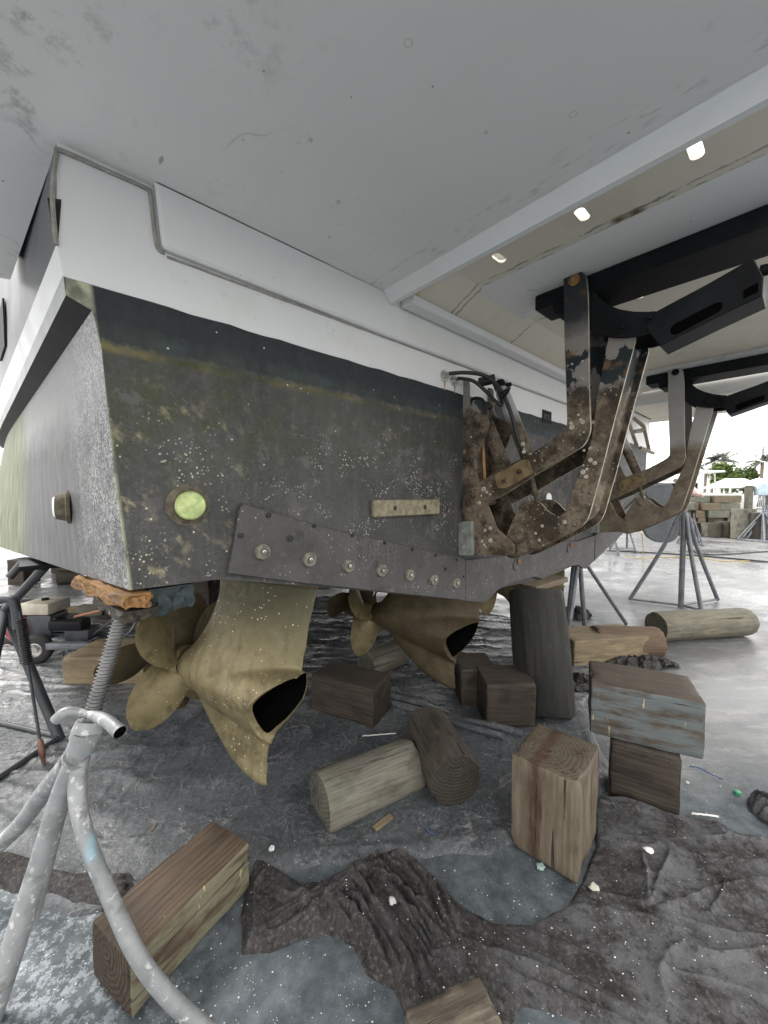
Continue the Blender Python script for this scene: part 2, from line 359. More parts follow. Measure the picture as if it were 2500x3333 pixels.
def m_arm_clean():
    k = M('fouled_steel_pale', .65, 0, .4); v = k.co(); z = k.xyz(v)[2]; n1 = k.noise(v, 8, 7, .65); n2 = k.noise(v, 40, 5)
    zz = k.ma('ADD', z, k.ma('MULTIPLY', k.ma('SUBTRACT', n1, .5), .12))
    g = k.mix(k.ramp(n1, [(.35, 0.), (.65, 1.)]), (.105, .082, .055), (.20, .165, .12)); g = k.mix(k.ramp(n2, [(.3, .6), (.5, 0.)]), g, (.06, .045, .03))
    mr = k.n('ShaderNodeMapRange'); mr.inputs[1].default_value = 2.0; mr.inputs[2].default_value = 2.1; k.put(mr.inputs[0], zz)
    k.col(k.mix(mr.outputs[0], g, k.mix(n1, (.27, .255, .24), (.36, .35, .33)))); k.bump(n2, .4, .003); return k.m
def m_bronze(name='bronze_casting', top=True):
    k = M(name, .42, .45, .5); v = k.co(); n1 = k.noise(v, 4, 7, .65); n2 = k.noise(v, 30, 6, .65); vs_ = k.co(scale=(1, 1, .25))
    c = k.mix(k.ramp(n1, [(.3, 0.), (.7, 1.)]), (.13, .105, .048), (.31, .26, .145))
    c = k.mix(k.ramp(k.noise(vs_, 22, 6, .65), [(.5, 0.), (.66, .6)]), c, (.10, .082, .042))
    c = k.mix(k.ma('MULTIPLY', k.ramp(n2, [(.56, 0.), (.7, 1.)]), .45), c, (.36, .32, .21))
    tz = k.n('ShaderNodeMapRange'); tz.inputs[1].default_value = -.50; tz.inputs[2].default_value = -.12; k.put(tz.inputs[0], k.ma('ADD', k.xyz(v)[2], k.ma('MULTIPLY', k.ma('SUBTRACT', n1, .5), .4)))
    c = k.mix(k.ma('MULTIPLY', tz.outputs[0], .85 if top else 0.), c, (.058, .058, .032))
    c = k.mix(k.ma('MULTIPLY', k.ramp(k.noise(v, 9, 8, .7), [(.55, 0.), (.62, 1.)]), .5), c, (.085, .062, .03))
    sp_ = k.ma('MULTIPLY', k.ramp(k.vor(v, 38), [(.12, 1.), (.17, 0.)]), k.ramp(k.noise(v, 5, 4), [(.48, 0.), (.56, 1.)]))
    c = k.mix(sp_, c, (.62, .58, .46))
    k.col(c); k.rough(k.ramp(n2, [(.3, .38), (.7, .62)])); k.bump(k.ma('ADD', k.ma('MULTIPLY', n2, .5), sp_), .3, .003); return k.m
def m_bronze_dark():
    k = M('bronze_rusty_and_shaded', .6, .25, .4); v = k.co(); n1 = k.noise(v, 7, 7, .7); n2 = k.noise(v, 45, 5, .65)
    c = k.mix(k.ramp(n1, [(.35, 0.), (.65, 1.)]), (.052, .040, .022), (.105, .080, .042)); c = k.mix(k.ramp(n2, [(.6, 0.), (.7, .5)]), c, (.24, .18, .11))
    k.col(c); k.bump(n2, .3, .003); return k.m
def m_wood(name, light, dark, wet=.4, seed=0, grain=1., green=0., paint=None, cx=.03, cz=.05, rad=55, streak=False, side=None):
    """grain along local X, growth rings around an axis near local X"""
    k = M(name, .78, 0, .3); v = k.co(loc=(seed*3.1, 0, 0)); x, y, z = k.xyz(v)
    warp = k.noise(k.co(scale=(1.2, 5, 5), loc=(seed, 0, 0)), 1.5, 3, .5)
    dy = k.ma('SUBTRACT', y, cx); dz = k.ma('SUBTRACT', z, cz)
    r = k.ma('SQRT', k.ma('ADD', k.ma('MULTIPLY', dy, dy), k.ma('MULTIPLY', dz, dz)))
    ph = k.ma('ADD', k.ma('MULTIPLY', r, rad*2*pi), k.ma('MULTIPLY', k.ma('ADD', warp, k.ma('MULTIPLY', k.noise(v, 6, 4), .35)), 16.))
    ring = k.ma('ADD', k.ma('MULTIPLY', k.ma('SINE', ph), .5), .5)
    gr = k.noise(k.co(scale=(3, 60, 60), loc=(seed, seed, 0)), 1.6, 6, .65)
    blot = k.noise(k.co(scale=(1, 2.2, 2.2), loc=(seed*2, 0, 1)), 4.5, 6, .65)
    f = k.ma('ADD', k.ma('MULTIPLY', ring, .15*grain), k.ma('ADD', k.ma('MULTIPLY', gr, .62), k.ma('MULTIPLY', k.noise(k.co(scale=(1.5, 9, 9), loc=(seed, 4, 0)), 2.5, 6, .65), .22)))
    c = k.mix(k.ramp(f, [(.25, 0.), (.8, 1.)]), dark, light)
    c = k.mix(k.ma('MULTIPLY', k.ramp(blot, [(.45, 0.), (.62, 1.)]), wet), c, tuple(x*.35 for x in dark))
    nx, ny, nz = k.xyz(k.n('ShaderNodeTexCoord').outputs['Normal'])
    endm = k.ramp(k.ma('ABSOLUTE', nx), [(.55, 0.), (.8, 1.)])
    er = k.ramp(ring, [(.25, 0.), (.75, 1.)])
    angn = k.ma('ARCTAN2', dz, dy); rc = k.ramp(k.noise(k.comb(angn, k.ma('MULTIPLY', r, 1.5), float(seed)), 2.4, 3, .5), [(.488, 0.), (.498, 1.), (.506, 1.), (.514, 0.)]); rc = k.ma('MULTIPLY', k.ma('MULTIPLY', rc, endm), .8)
    c = k.mix(k.ma('MULTIPLY', endm, .75), c, k.mix(k.ma('MULTIPLY', er, k.noise(v, 9, 6, .7)), tuple(q*.55 for q in dark), tuple(q*.55 for q in light)))
    c = k.mix(rc, c, (.008, .007, .006))
    if side:
        sgn, scol, samt = side
        sm_ = k.ma('MULTIPLY', k.ramp(k.ma('MULTIPLY', ny, float(sgn)), [(.6, 0.), (.8, 1.)]), k.ramp(k.noise(k.co(scale=(1, 4, 4)), 5, 7, .65), [(.40, .0), (.55, samt)]))
        c = k.mix(sm_, c, k.mix(gr, tuple(q*.6 for q in scol), scol))
        scr = k.ma('MULTIPLY', k.ramp(k.noise(k.co(scale=(9, 1.2, 1.2), rot=(0, .3, 0)), 5, 3, .5), [(.66, 0.), (.68, 1.)]), k.ma('MULTIPLY', sm_, 1.2, True)); c = k.mix(scr, c, (.45, .36, .2))
    if streak:
        yy_ = k.ma('ADD', z, k.ma('MULTIPLY', k.ma('SUBTRACT', k.noise(k.co(scale=(1, 6, 6)), 5, 6, .7), .5), .10)); side_ = band(k, yy_, .012, .062, .010)
        c = k.mix(k.ma('MULTIPLY', side_, k.ramp(k.noise(k.co(scale=(1.5, 9, 9)), 4, 6, .7), [(.34, .2), (.5, .9)])), c, (.055, .020, .010))
        low_ = k.ramp(k.ma('ADD', k.ma('MULTIPLY', x, 1.), k.ma('MULTIPLY', k.noise(k.co(scale=(1, 4, 4)), 5, 6, .7), .30)), [(.26, 0.), (.36, 1.)]) 
        c = k.mix(k.ma('MULTIPLY', low_, .5), c, (.06, .042, .028))
    crack = k.ramp(k.noise(k.co(scale=(1.2, 34, 34), loc=(0, seed, 3)), 1.3, 4, .6), [(.335, 1.), (.36, 0.)])
    c = k.mix(k.ma('MULTIPLY', crack, .85), c, (.015, .012, .01))
    if green: c = k.mix(k.ma('MULTIPLY', k.ramp(k.noise(v, 6, 5), [(.45, 0.), (.65, 1.)]), green), c, (.22, .25, .17))
    if paint:
        pcol, pamt = paint
        c = k.mix(k.ma('MULTIPLY', k.ramp(k.noise(k.co(scale=(1, 3, 3), loc=(seed, 2, 2)), 9, 8, .7), [(.50, 0.), (.54, 1.)]), pamt), c, pcol)
    spk = k.ma('MULTIPLY', k.ma('MULTIPLY', k.ramp(k.vor(v, 55), [(.06, 1.), (.09, 0.)]), k.ramp(k.noise(v, 7, 3), [(.55, 0.), (.65, 1.)])), .7)
    c = k.mix(spk, c, (.45, .45, .43))
    k.col(c); k.rough(k.ramp(blot, [(.45, .82), (.65, .45)]))
    k.bump(k.ma('SUBTRACT', k.ma('ADD', k.ma('MULTIPLY', ring, .12), gr), crack), .55, .006); return k.m
def m_galv():
    k = M('galvanized_pipe', .55, .25, .5); v = k.co(); n1 = k.noise(v, 7, 7, .65); n2 = k.noise(v, 36, 6, .65)
    c = k.mix(k.ramp(n1, [(.35, 0.), (.65, 1.)]), (.17, .18, .185), (.30, .31, .315))
    c = k.mix(k.ramp(n2, [(.58, 0.), (.64, .7)]), c, (.56, .57, .56)); c = k.mix(k.ramp(k.noise(v, 16, 6, .7), [(.58, 0.), (.66, .6)]), c, (.12, .115, .11))
    c = k.mix(k.ramp(k.noise(v, 5.5, 4), [(.64, 0.), (.70, .6)]), c, (.22, .38, .46))
    k.col(c); k.bump(k.ma('ADD', n1, n2), .4, .004); return k.m
def m_ground():
    k = M('wet_concrete', .4, 0, .5); v = k.co(); x, y, z = k.xyz(v)
    big = k.noise(v, .45, 6, .6); mid = k.noise(v, 3.2, 7, .65); fine = k.noise(v, 55, 6, .7)
    c = k.mix(k.ramp(big, [(.35, 0.), (.65, 1.)]), (.125, .128, .130), (.195, .195, .193))
    c = k.mix(k.ramp(mid, [(.4, 0.), (.7, .6)]), c, (.13, .14, .155))
    streak = k.noise(k.co(scale=(1, 4.5, 1), rot=(0, 0, .15)), 2.2, 7, .7)
    c = k.mix(k.ramp(streak, [(.5, 0.), (.66, .6)]), c, (.33, .33, .32))
    # blue-grey painted work patch in the foreground
    near = k.n('ShaderNodeMapRange'); near.inputs[1].default_value = 2.45; near.inputs[2].default_value = 1.9; k.put(near.inputs[0], k.ma('ADD', y, k.ma('MULTIPLY', k.ma('SUBTRACT', mid, .5), .9)))
    c = k.mix(near.outputs[0], c, k.mix(k.ramp(k.noise(v, 11, 8, .72), [(.35, 0.), (.65, 1.)]), (.038, .048, .056), (.125, .145, .158)))
    # white overspray at the left foreground
    lf = k.n('ShaderNodeMapRange'); lf.inputs[1].default_value = -.55; lf.inputs[2].default_value = -1.0; k.put(lf.inputs[0], x)
    wsp = k.ma('MULTIPLY', k.ma('MULTIPLY', k.ramp(k.noise(v, 40, 6, .7), [(.5, 0.), (.56, 1.)]), lf.outputs[0]), near.outputs[0])
    c = k.mix(k.ma('MULTIPLY', wsp, .6), c, (.36, .40, .43))
    spk = k.ma('MULTIPLY', k.ramp(k.vor(v, 75), [(.08, 1.), (.12, 0.)]), k.ramp(k.noise(v, 6, 3), [(.42, 0.), (.6, 1.)]))
    c = k.mix(spk, c, (.62, .63, .62))
    c = k.mix(k.ramp(fine, [(.32, .5), (.45, 0.)]), c, (.05, .055, .06))
    k.col(c)
    wet = k.ramp(k.noise(v, .8, 6, .6), [(.42, .12), (.58, .55)])
    k.rough(k.mix(near.outputs[0], wet, .7)); k.bump(fine, .35, .004); k.bump(mid, .2, .02); return k.m
def m_cloth(name, c1=(.016, .0145, .014), c2=(.045, .040, .038), dust=(.125, .128, .136), rough=.85, duster=.8):
    k = M(name, rough, 0, .25); v = k.co(); n1 = k.noise(v, 3.4, 6, .65); n2 = k.noise(v, 70, 4, .7)
    c = k.mix(k.ramp(k.noise(v, 14, 6, .7), [(.3, 0.), (.7, 1.)]), c1, c2)
    xr = k.n('ShaderNodeMapRange'); xr.inputs[1].default_value = .18; xr.inputs[2].default_value = .85; xr.inputs[3].default_value = .25; k.put(xr.inputs[0], k.xyz(v)[0])
    c = k.mix(k.ma('MULTIPLY', xr.outputs[0], k.ma('MULTIPLY', k.ramp(k.noise(v, 4.5, 8, .7), [(.42, 0.), (.60, 1.)]), duster)), c, dust)
    c = k.mix(k.ramp(n2, [(.5, 0.), (.7, .6)]), c, (.16, .155, .15)); c = k.mix(k.ma('MULTIPLY', k.ramp(k.noise(v, 40, 6, .75), [(.36, 1.), (.46, 0.)]), .7), c, (.010, .009, .009))
    c = k.mix(k.ma('MULTIPLY', k.ramp(k.vor(v, 85), [(.06, 1.), (.10, 0.)]), k.ramp(k.noise(v, 4, 3), [(.52, 0.), (.66, 1.)])), c, (.4, .4, .4))
    k.col(c); k.bump(n2, .9, .003); k.bump(k.noise(v, 26, 6, .72), .7, .007); return k.m
def m_tarp():
    k = M('black_plastic_sheet', .32, 0, .5); v = k.co(); n1 = k.noise(v, 1.8, 6, .6); n2 = k.noise(v, 60, 5, .7); x, y, z = k.xyz(v)
    c = k.mix(k.ramp(n1, [(.35, 0.), (.65, 1.)]), (.038, .043, .048), (.088, .096, .104))
    # dusty creases, thin and branching
    cr1 = k.ramp(k.noise(k.co(scale=(1, 1.6, 1), loc=(1, 7, 0), rot=(0, 0, .7)), 1.6, 6, .55, .5), [(.492, 0.), (.5, 1.), (.508, 0.)])
    cr2 = k.ramp(k.noise(k.co(scale=(1, 1, 1), loc=(4, 2, 0)), 2.3, 5, .6, .8), [(.493, 0.), (.5, 1.), (.507, 0.)])
    cr = k.ma('MULTIPLY', k.ma('MAXIMUM', cr1, cr2), k.ramp(k.noise(v, 7, 5), [(.45, 0.), (.65, 1.)]))
    c = k.mix(k.ma('MULTIPLY', cr, .55), c, (.34, .34, .35))
    c = k.mix(k.ma('MULTIPLY', k.ramp(n2, [(.48, 0.), (.66, 1.)]), .55), c, (.16, .165, .175)); c = k.mix(k.ma('MULTIPLY', k.ramp(k.noise(v, 34, 6, .75), [(.34, 1.), (.44, 0.)]), .7), c, (.014, .015, .017))
    br_ = k.ramp(k.noise(k.co(loc=(9, 3, 0)), 4.6, 7, .62, .6), [(.490, 0.), (.5, 1.), (.510, 0.)]); c = k.mix(k.ma('MULTIPLY', k.ma('MULTIPLY', br_, k.ramp(k.noise(v, 3, 4), [(.42, 0.), (.58, 1.)])), .5), c, (.30, .31, .32)); k.bump(br_, .5, .006)
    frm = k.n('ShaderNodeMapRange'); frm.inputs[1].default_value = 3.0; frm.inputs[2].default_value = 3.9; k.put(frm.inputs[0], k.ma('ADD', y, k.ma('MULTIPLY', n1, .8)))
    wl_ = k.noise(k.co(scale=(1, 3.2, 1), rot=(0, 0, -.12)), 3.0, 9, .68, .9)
    c = k.mix(k.ma('MULTIPLY', frm.outputs[0], k.ramp(wl_, [(.5, 0.), (.56, .85)])), c, (.27, .27, .27))  # pale streaks in the colour stand in for sky mirrored on the wet sheet
    spk = k.ma('MULTIPLY', k.ramp(k.vor(v, 60), [(.07, 1.), (.11, 0.)]), k.ramp(k.noise(v, 5, 3), [(.45, 0.), (.58, 1.)]))
    c = k.mix(spk, c, (.55, .55, .55)); k.col(c)
    far = k.n('ShaderNodeMapRange'); far.inputs[1].default_value = 2.0; far.inputs[2].default_value = 3.3; k.put(far.inputs[0], y)
    k.rough(k.ma('SUBTRACT', k.ramp(n1, [(.4, .42), (.62, .70)]), k.ma('MULTIPLY', far.outputs[0], .2)))
    k.bump(n2, .6, .004); k.bump(k.noise(v, 22, 6, .7), .5, .008); k.bump(cr, .5, .006); return k.m
MT['transom'] = m_transom(); MT['side'] = m_side()
MT['white'] = m_gel('white_gelcoat', (.78, .78, .77), (.55, .52, .46), .25)
MT['deckunder'] = m_gel('platform_gelcoat', (.84, .83, .81), (.66, .65, .61), .2, scuff=True)
MT['cream'] = m_gel('bay_gelcoat', (.84, .78, .66), (.58, .47, .31), .5, bay=True)
k = M('bottom_paint_plate', .6, 0, .35); v_ = k.co(); c_ = k.mix(k.ramp(k.noise(v_, 5, 7, .65), [(.3, 0.), (.7, 1.)]), (.050, .048, .048), (.085, .082, .080))
c_ = k.mix(k.ma('MULTIPLY', k.ramp(k.noise(v_, 30, 6, .7), [(.55, 0.), (.7, 1.)]), .4), c_, (.15, .145, .14)); c_ = k.mix(k.ma('MULTIPLY', k.ramp(k.noise(v_, 12, 4), [(.62, 0.), (.68, 1.)]), .6), c_, (.03, .028, .026))
c_ = k.mix(k.ma('MULTIPLY', k.ramp(k.vor(v_, 45), [(.10, 1.), (.15, 0.)]), k.ramp(k.noise(v_, 5, 4), [(.50, 0.), (.58, 1.)])), c_, (.5, .5, .46)); k.col(c_); k.bump(k.noise(v_, 60, 5), .25, .003); MT['slate'] = k.m
MT['black'] = plain('black_enamel', (.010, .011, .0125), .55, 0, .5, 5, .15, .12)
MT['blackpaint'] = plain('black_bottom_paint', (.014, .014, .015), .6, 0, .5, 4, .15, .15)
MT['greystrip'] = plain('grey_strake', (.30, .31, .31), .5, 0, .25, 7)
MT['glossgrey'] = plain('gloss_grey_topside', (.13, .13, .14), .42, 0, .35, 3, .02, .2)
MT['fouled'] = m_fouled('fouled_steel'); MT['armclean'] = m_arm_clean()
MT['bronze'] = m_bronze(); MT['bronzed'] = m_bronze_dark(); MT['bronzeb'] = m_bronze('bronze_blade', False)
MT['cavity'] = plain('soot_and_hole_shade', (.003, .003, .003), .95, 0, .3, 8, .1, 0.)  # exhaust soot; the same black paints the shade inside slots and bores
MT['zinc'] = plain('weathered_anode', (.24, .21, .14), .85, 0, .4, 30, .6)
MT['zincd'] = plain('dull_disc_anode', (.16, .155, .125), .85, 0, .5, 40, .7)
MT['skylit_edge'] = plain('skylit_plate_edge', (.42, .38, .30), .6, .2, .5, 20, .3)  # pale tone painted on aft-facing plate edges for the sky light catching them
MT['zincg'] = plain('grey_anode', (.20, .21, .19), .8, 0, .35, 22, .6)
MT['caulk'] = plain('dirty_caulk', (.33, .31, .28), .9, 0, .3, 30, .5)
MT['rubber'] = plain('black_hose', (.018, .018, .018), .5)
MT['steel'] = plain('stainless', (.5, .49, .46), .35, .8)
MT['rust'] = plain('orange_rust', (.22, .085, .035), .9, 0, .4, 40, .5)
MT['galv'] = m_galv(); MT['darkpipe'] = plain('grey_painted_pipe', (.13, .14, .155), .5, .1, .35, 9, .2)
MT['blkpipe'] = plain('dark_steel_pipe', (.04, .044, .05), .5, .1, .4, 9, .2)
MT['screw'] = plain('greasy_screw_thread', (.17, .17, .17), .45, .5, .3, 14)
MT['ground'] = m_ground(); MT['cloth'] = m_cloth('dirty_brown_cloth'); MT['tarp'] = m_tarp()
MT['w_grey'] = m_wood('weathered_grey_timber', (.33, .29, .215), (.13, .105, .075), .45, 1, streak=True)
MT['w_brown'] = m_wood('brown_oiled_timber', (.14, .100, .066), (.038, .027, .019), .45, 2, 1., side=(-1, (.22, .21, .14), .85))
MT['w_dark'] = m_wood('dark_wet_timber', (.088, .072, .056), (.026, .021, .017), .5, 3)
MT['w_teal'] = m_wood('teal_stained_timber', (.15, .12, .092), (.045, .036, .028), .3, 4, .6, side=(1, (.15, .175, .18), .9))
MT['w_pale'] = m_wood('pale_pine_timber', (.33, .27, .175), (.14, .105, .062), .4, 5)
MT['w_log'] = m_wood('weathered_log', (.26, .245, .205), (.085, .078, .062), .6, 6, .5, .15, None, 0, .14)
MT['w_logdark'] = m_wood('damp_log', (.115, .10, .08), (.035, .030, .024), .5, 7, .5, 0, None, 0, .13)
MT['w_pole'] = m_wood('dark_piling', (.055, .052, .043), (.009, .010, .010), .55, 8, .4)
MT['w_green'] = m_wood('green_treated_timber', (.22, .225, .18), (.10, .10, .08), .3, 9, .6, .25)
MT['w_tan'] = m_wood('tan_treated_timber', (.25, .205, .145), (.11, .085, .06), .3, 10, .6)
MT['w_orange'] = m_wood('freshly_split_wood', (.48, .27, .11), (.17, .085, .03), .7, 11, .8)
MT['scrap'] = plain('white_scrap', (.75, .74, .72), .7)
MT['leafg'] = plain('leaf_green', (.05, .085, .018), .6, 0, .5, 3)
MT['palm'] = plain('palm_green', (.022, .034, .016), .6, 0, .4, 3)
MT['trunk'] = plain('palm_trunk', (.20, .16, .12), .9)
# ================================================================= GROUND
def grid_mesh(name, xs, ys, hf, mat, keep=None, smooth=True):
    X, Y = np.meshgrid(xs, ys); Z = hf(X, Y); nx, ny = len(xs), len(ys)
    V = np.stack([X.ravel(), Y.ravel(), Z.ravel()], 1)
    i = np.arange(nx-1)[None, :]+nx*np.arange(ny-1)[:, None]
    Q = np.stack([i, i+1, i+1+nx, i+nx], -1).reshape(-1, 4)
    if keep is not None:
        kf = keep(X, Y).ravel(); Q = Q[kf[Q].all(1)]
        used = np.unique(Q); mp = np.full(len(V), -1); mp[used] = np.arange(len(used)); V = V[used]; Q = mp[Q]
    me = bpy.data.meshes.new(name); me.vertices.add(len(V)); me.vertices.foreach_set('co', V.ravel())
    me.loops.add(Q.size); me.loops.foreach_set('vertex_index', Q.ravel().astype(np.int32))
    me.polygons.add(len(Q)); me.polygons.foreach_set('loop_start', np.arange(0, Q.size, 4, dtype=np.int32))
    me.polygons.foreach_set('use_smooth', np.full(len(Q), smooth)); me.update(calc_edges=True); me.validate(); me.materials.append(mat)
    return me
_perm = rng.random((256, 256))
def vnoise(x, y):
    xi = np.floor(x).astype(int); yi = np.floor(y).astype(int); fx = x-xi; fy = y-yi
    fx = fx*fx*(3-2*fx); fy = fy*fy*(3-2*fy); g = lambda a, b: _perm[a % 256, b % 256]
    return (g(xi, yi)*(1-fx)+g(xi+1, yi)*fx)*(1-fy)+(g(xi, yi+1)*(1-fx)+g(xi+1, yi+1)*fx)*fy
def fbm(x, y, o=4):
    t = 0; a = .5
    for k in range(o): t = t+a*vnoise(x*2**k+17.3*k, y*2**k+5.1*k); a *= .5
    return t
def seg_dist(X, Y, P):
    D = np.full(X.shape, 1e9); Tt = np.zeros(X.shape); n = len(P)-1
    for i in range(n):
        ax, ay = P[i][:2]; bx, by = P[i+1][:2]; dx, dy = bx-ax, by-ay
        t = np.clip(((X-ax)*dx+(Y-ay)*dy)/(dx*dx+dy*dy+1e-9), 0, 1)
        d = np.hypot(X-ax-t*dx, Y-ay-t*dy); m = d < D; D = np.where(m, d, D); Tt = np.where(m, (i+t)/n, Tt)
    return D, Tt
def poly_sd(X, Y, P):
    """signed distance, positive inside"""
    D, _ = seg_dist(X, Y, list(P)+[P[0]]); ins = np.zeros(X.shape, bool); n = len(P)
    for i in range(n):
        x0, y0 = P[i][:2]; x1, y1 = P[(i+1) % n][:2]
        c = ((y0 > Y) != (y1 > Y)) & (X < (x1-x0)*(Y-y0)/(y1-y0+1e-12)+x0); ins ^= c
    return np.where(ins, D, -D)
g = lambda u, v: tuple(zp(u, v, 0))[:2]
def ground_h(X, Y): return -.004+0*X
xs = np.concatenate([[-600, -200, -60, -20], np.linspace(-8, 14, 45), [30, 80, 250, 600]])
ys = np.concatenate([[-200, -40, -8], np.linspace(-2, 30, 65), [60, 150, 400, 1200]])
go = link('ground', grid_mesh('ground', xs, ys, lambda X, Y: (fbm(X*.9, Y*.9)-.5)*.006-.012, MT['ground'])); tag(go, kind='structure')
# black plastic sheet under the boat
TARP = [g(-420, 2260), g(60, 2075), g(330, 2010), g(700, 1960), g(1000, 1935), g(1500, 1985), g(1835, 2035), g(1990, 2190), g(1890, 2290), g(1985, 2500), g(1930, 2640), g(1600, 2760), g(1250, 2800), g(900, 2830), g(560, 2900), g(250, 2960), g(-50, 2850), g(-500, 2900)]
tarp_lines = [[g(x0, y0), g(x1, y1)] for x0, y0, x1, y1 in []]
def tarp_h(X, Y):
    w = fbm(X*1.3, Y*1.3)
    # wrinkles run across the view further back, radiate at the left
    d1 = X*.12+Y+w*.45
    far = np.clip((Y-2.7)/.8, 0, 1)
    r1 = np.abs(np.sin(d1*19+9*fbm(X*1.3+9, Y*2.2)))**9*.5*far*np.clip(fbm(X*1.4+40, Y*5+3)*3-.9, 0, 1.5)*1.3
    ang = np.arctan2(Y-2.15, X+2.6); left = np.clip((-X-.75)/.6, 0, 1)*np.clip((2.7-Y)/.5, 0, 1)
    r2 = np.abs(np.sin(ang*16+5*fbm(X*2, Y*2)))**5*left*fbm(X*3, Y*3)*1.6
    r3 = (np.abs(fbm(X*2.2+3, Y*2.2+8, 3)-.44) < .008)*.12
    sd = poly_sd(X, Y, TARP)+wob(X, Y); e = np.clip(sd/.05, 0, 1)
    edge = np.exp(-((sd-.05)/.03)**2)*.018*np.clip(fbm(X*5, Y*5)*2.2-.5, 0, 1)
    fine2 = (.04-np.minimum(np.abs(fbm(X*9+20, Y*6+11, 4)-.46), .04))/.04
    fine = (.05-np.minimum(np.abs(fbm(X*5+70, Y*5, 4)-.47), .05))/.05
    return .001+np.minimum(sd, 0)*1.2+e*(.003+.030*r1+.020*r2+.010*r3+.006*fbm(X*9, Y*9)+.007*fine**3+.006*fine2**2.5)+edge
tx = np.arange(-4.2, 3.1, .011); ty = np.arange(1.35, 6.4, .011)
wob = lambda X, Y: (fbm(X*4, Y*4)-.45)*.10
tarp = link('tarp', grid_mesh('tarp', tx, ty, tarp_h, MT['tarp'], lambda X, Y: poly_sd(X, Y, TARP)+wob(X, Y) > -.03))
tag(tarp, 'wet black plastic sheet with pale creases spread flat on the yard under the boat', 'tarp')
# crumpled brown cloth: one long drop cloth bunched at the left end
CL = [g(832, 2790), g(900, 2835), g(985, 2885), g(1060, 2875), g(1130, 2830), g(1215, 2790), g(1330, 2800), g(1420, 2870), g(1500, 2960), g(1600, 3010), g(1730, 3020), g(1860, 2950), g(1905, 2870), g(1950, 2760), g(1935, 2600), g(2060, 2610), g(2160, 2650), g(2290, 2680), g(2420, 2720), g(2560, 2740), g(2900, 2790), g(3000, 3500), g(2300, 3600), g(2060, 3420), g(1900, 3310), g(1780, 3260), g(1690, 3250), g(1640, 3330), g(1500, 3420), g(1400, 3360), g(1330, 3290), g(1290, 3200), g(1200, 3150), g(1160, 3060), g(1060, 3020), g(980, 3040), g(880, 3080), g(800, 3085), g(795, 2960)]
ridge_px = [
 ([(815, 3060), (830, 2990), (825, 2900), (860, 2850)], .020, .012), ([(830, 3070), (900, 3050), (1010, 2985), (1100, 2900), (1150, 2850)], .024, .012),
 ([(845, 3050), (930, 2990), (1040, 2930), (1120, 2870)], .022, .010), ([(880, 2990), (980, 2950), (1060, 2900), (1140, 2840)], .020, .010),
 ([(870, 2880), (950, 2930), (1030, 2920), (1130, 2850)], .018, .012), ([(1160, 2830), (1240, 2800), (1320, 2820), (1400, 2900), (1440, 3010), (1470, 3080)], .050, .030),
 ([(1150, 2850), (1230, 2850), (1330, 2920), (1400, 3020), (1440, 3110)], .040, .016), ([(1165, 2880), (1200, 2960), (1270, 3060), (1330, 3160), (1350, 3260)], .045, .022),
 ([(1170, 2900), (1180, 3000), (1220, 3110), (1290, 3200)], .040, .020), ([(1200, 2870), (1290, 2960), (1360, 3060), (1400, 3130), (1500, 3130)], .034, .014),
 ([(1260, 2850), (1350, 2930), (1420, 3060), (1500, 3130)], .030, .010), ([(1430, 2900), (1540, 3010), (1680, 3110), (1850, 3190), (2050, 3280)], .022, .020),
 ([(1460, 3050), (1600, 3130), (1720, 3170), (1900, 3240), (2100, 3330)], .034, .030), ([(1560, 3100), (1700, 3220), (1850, 3270), (2000, 3330)], .028, .020),
 ([(1950, 2620), (2080, 2720), (2200, 2790), (2340, 2830), (2500, 2810)], .026, .012), ([(1960, 2600), (2100, 2640), (2220, 2700), (2300, 2750), (2470, 2750), (2500, 2700)], .030, .011),
 ([(2060, 2630), (2200, 2660), (2310, 2690), (2440, 2760)], .024, .010), ([(2180, 2790), (2300, 2840), (2420, 2880), (2600, 2890)], .022, .014),
 ([(2110, 2980), (2140, 2900), (2190, 2760)], .022, .012), ([(2110, 2990), (2105, 2870), (2090, 2790)], .022, .012), ([(2110, 3000), (2230, 2960), (2330, 2910), (2450, 2880)], .024, .012),
 ([(2300, 3000), (2340, 2950), (2360, 2890), (2290, 2850)], .022, .010), ([(2170, 3120), (2230, 3100), (2330, 3130), (2500, 3110)], .024, .014), ([(2170, 3130), (2150, 3200), (2170, 3290)], .020, .016),
 ([(1830, 2910), (1940, 2960), (2010, 3010)], .014, .008), ([(2270, 3040), (2400, 3070), (2560, 3060)], .016, .012)]
ridges = [([g(*p) for p in P], h, w) for P, h, w in ridge_px]
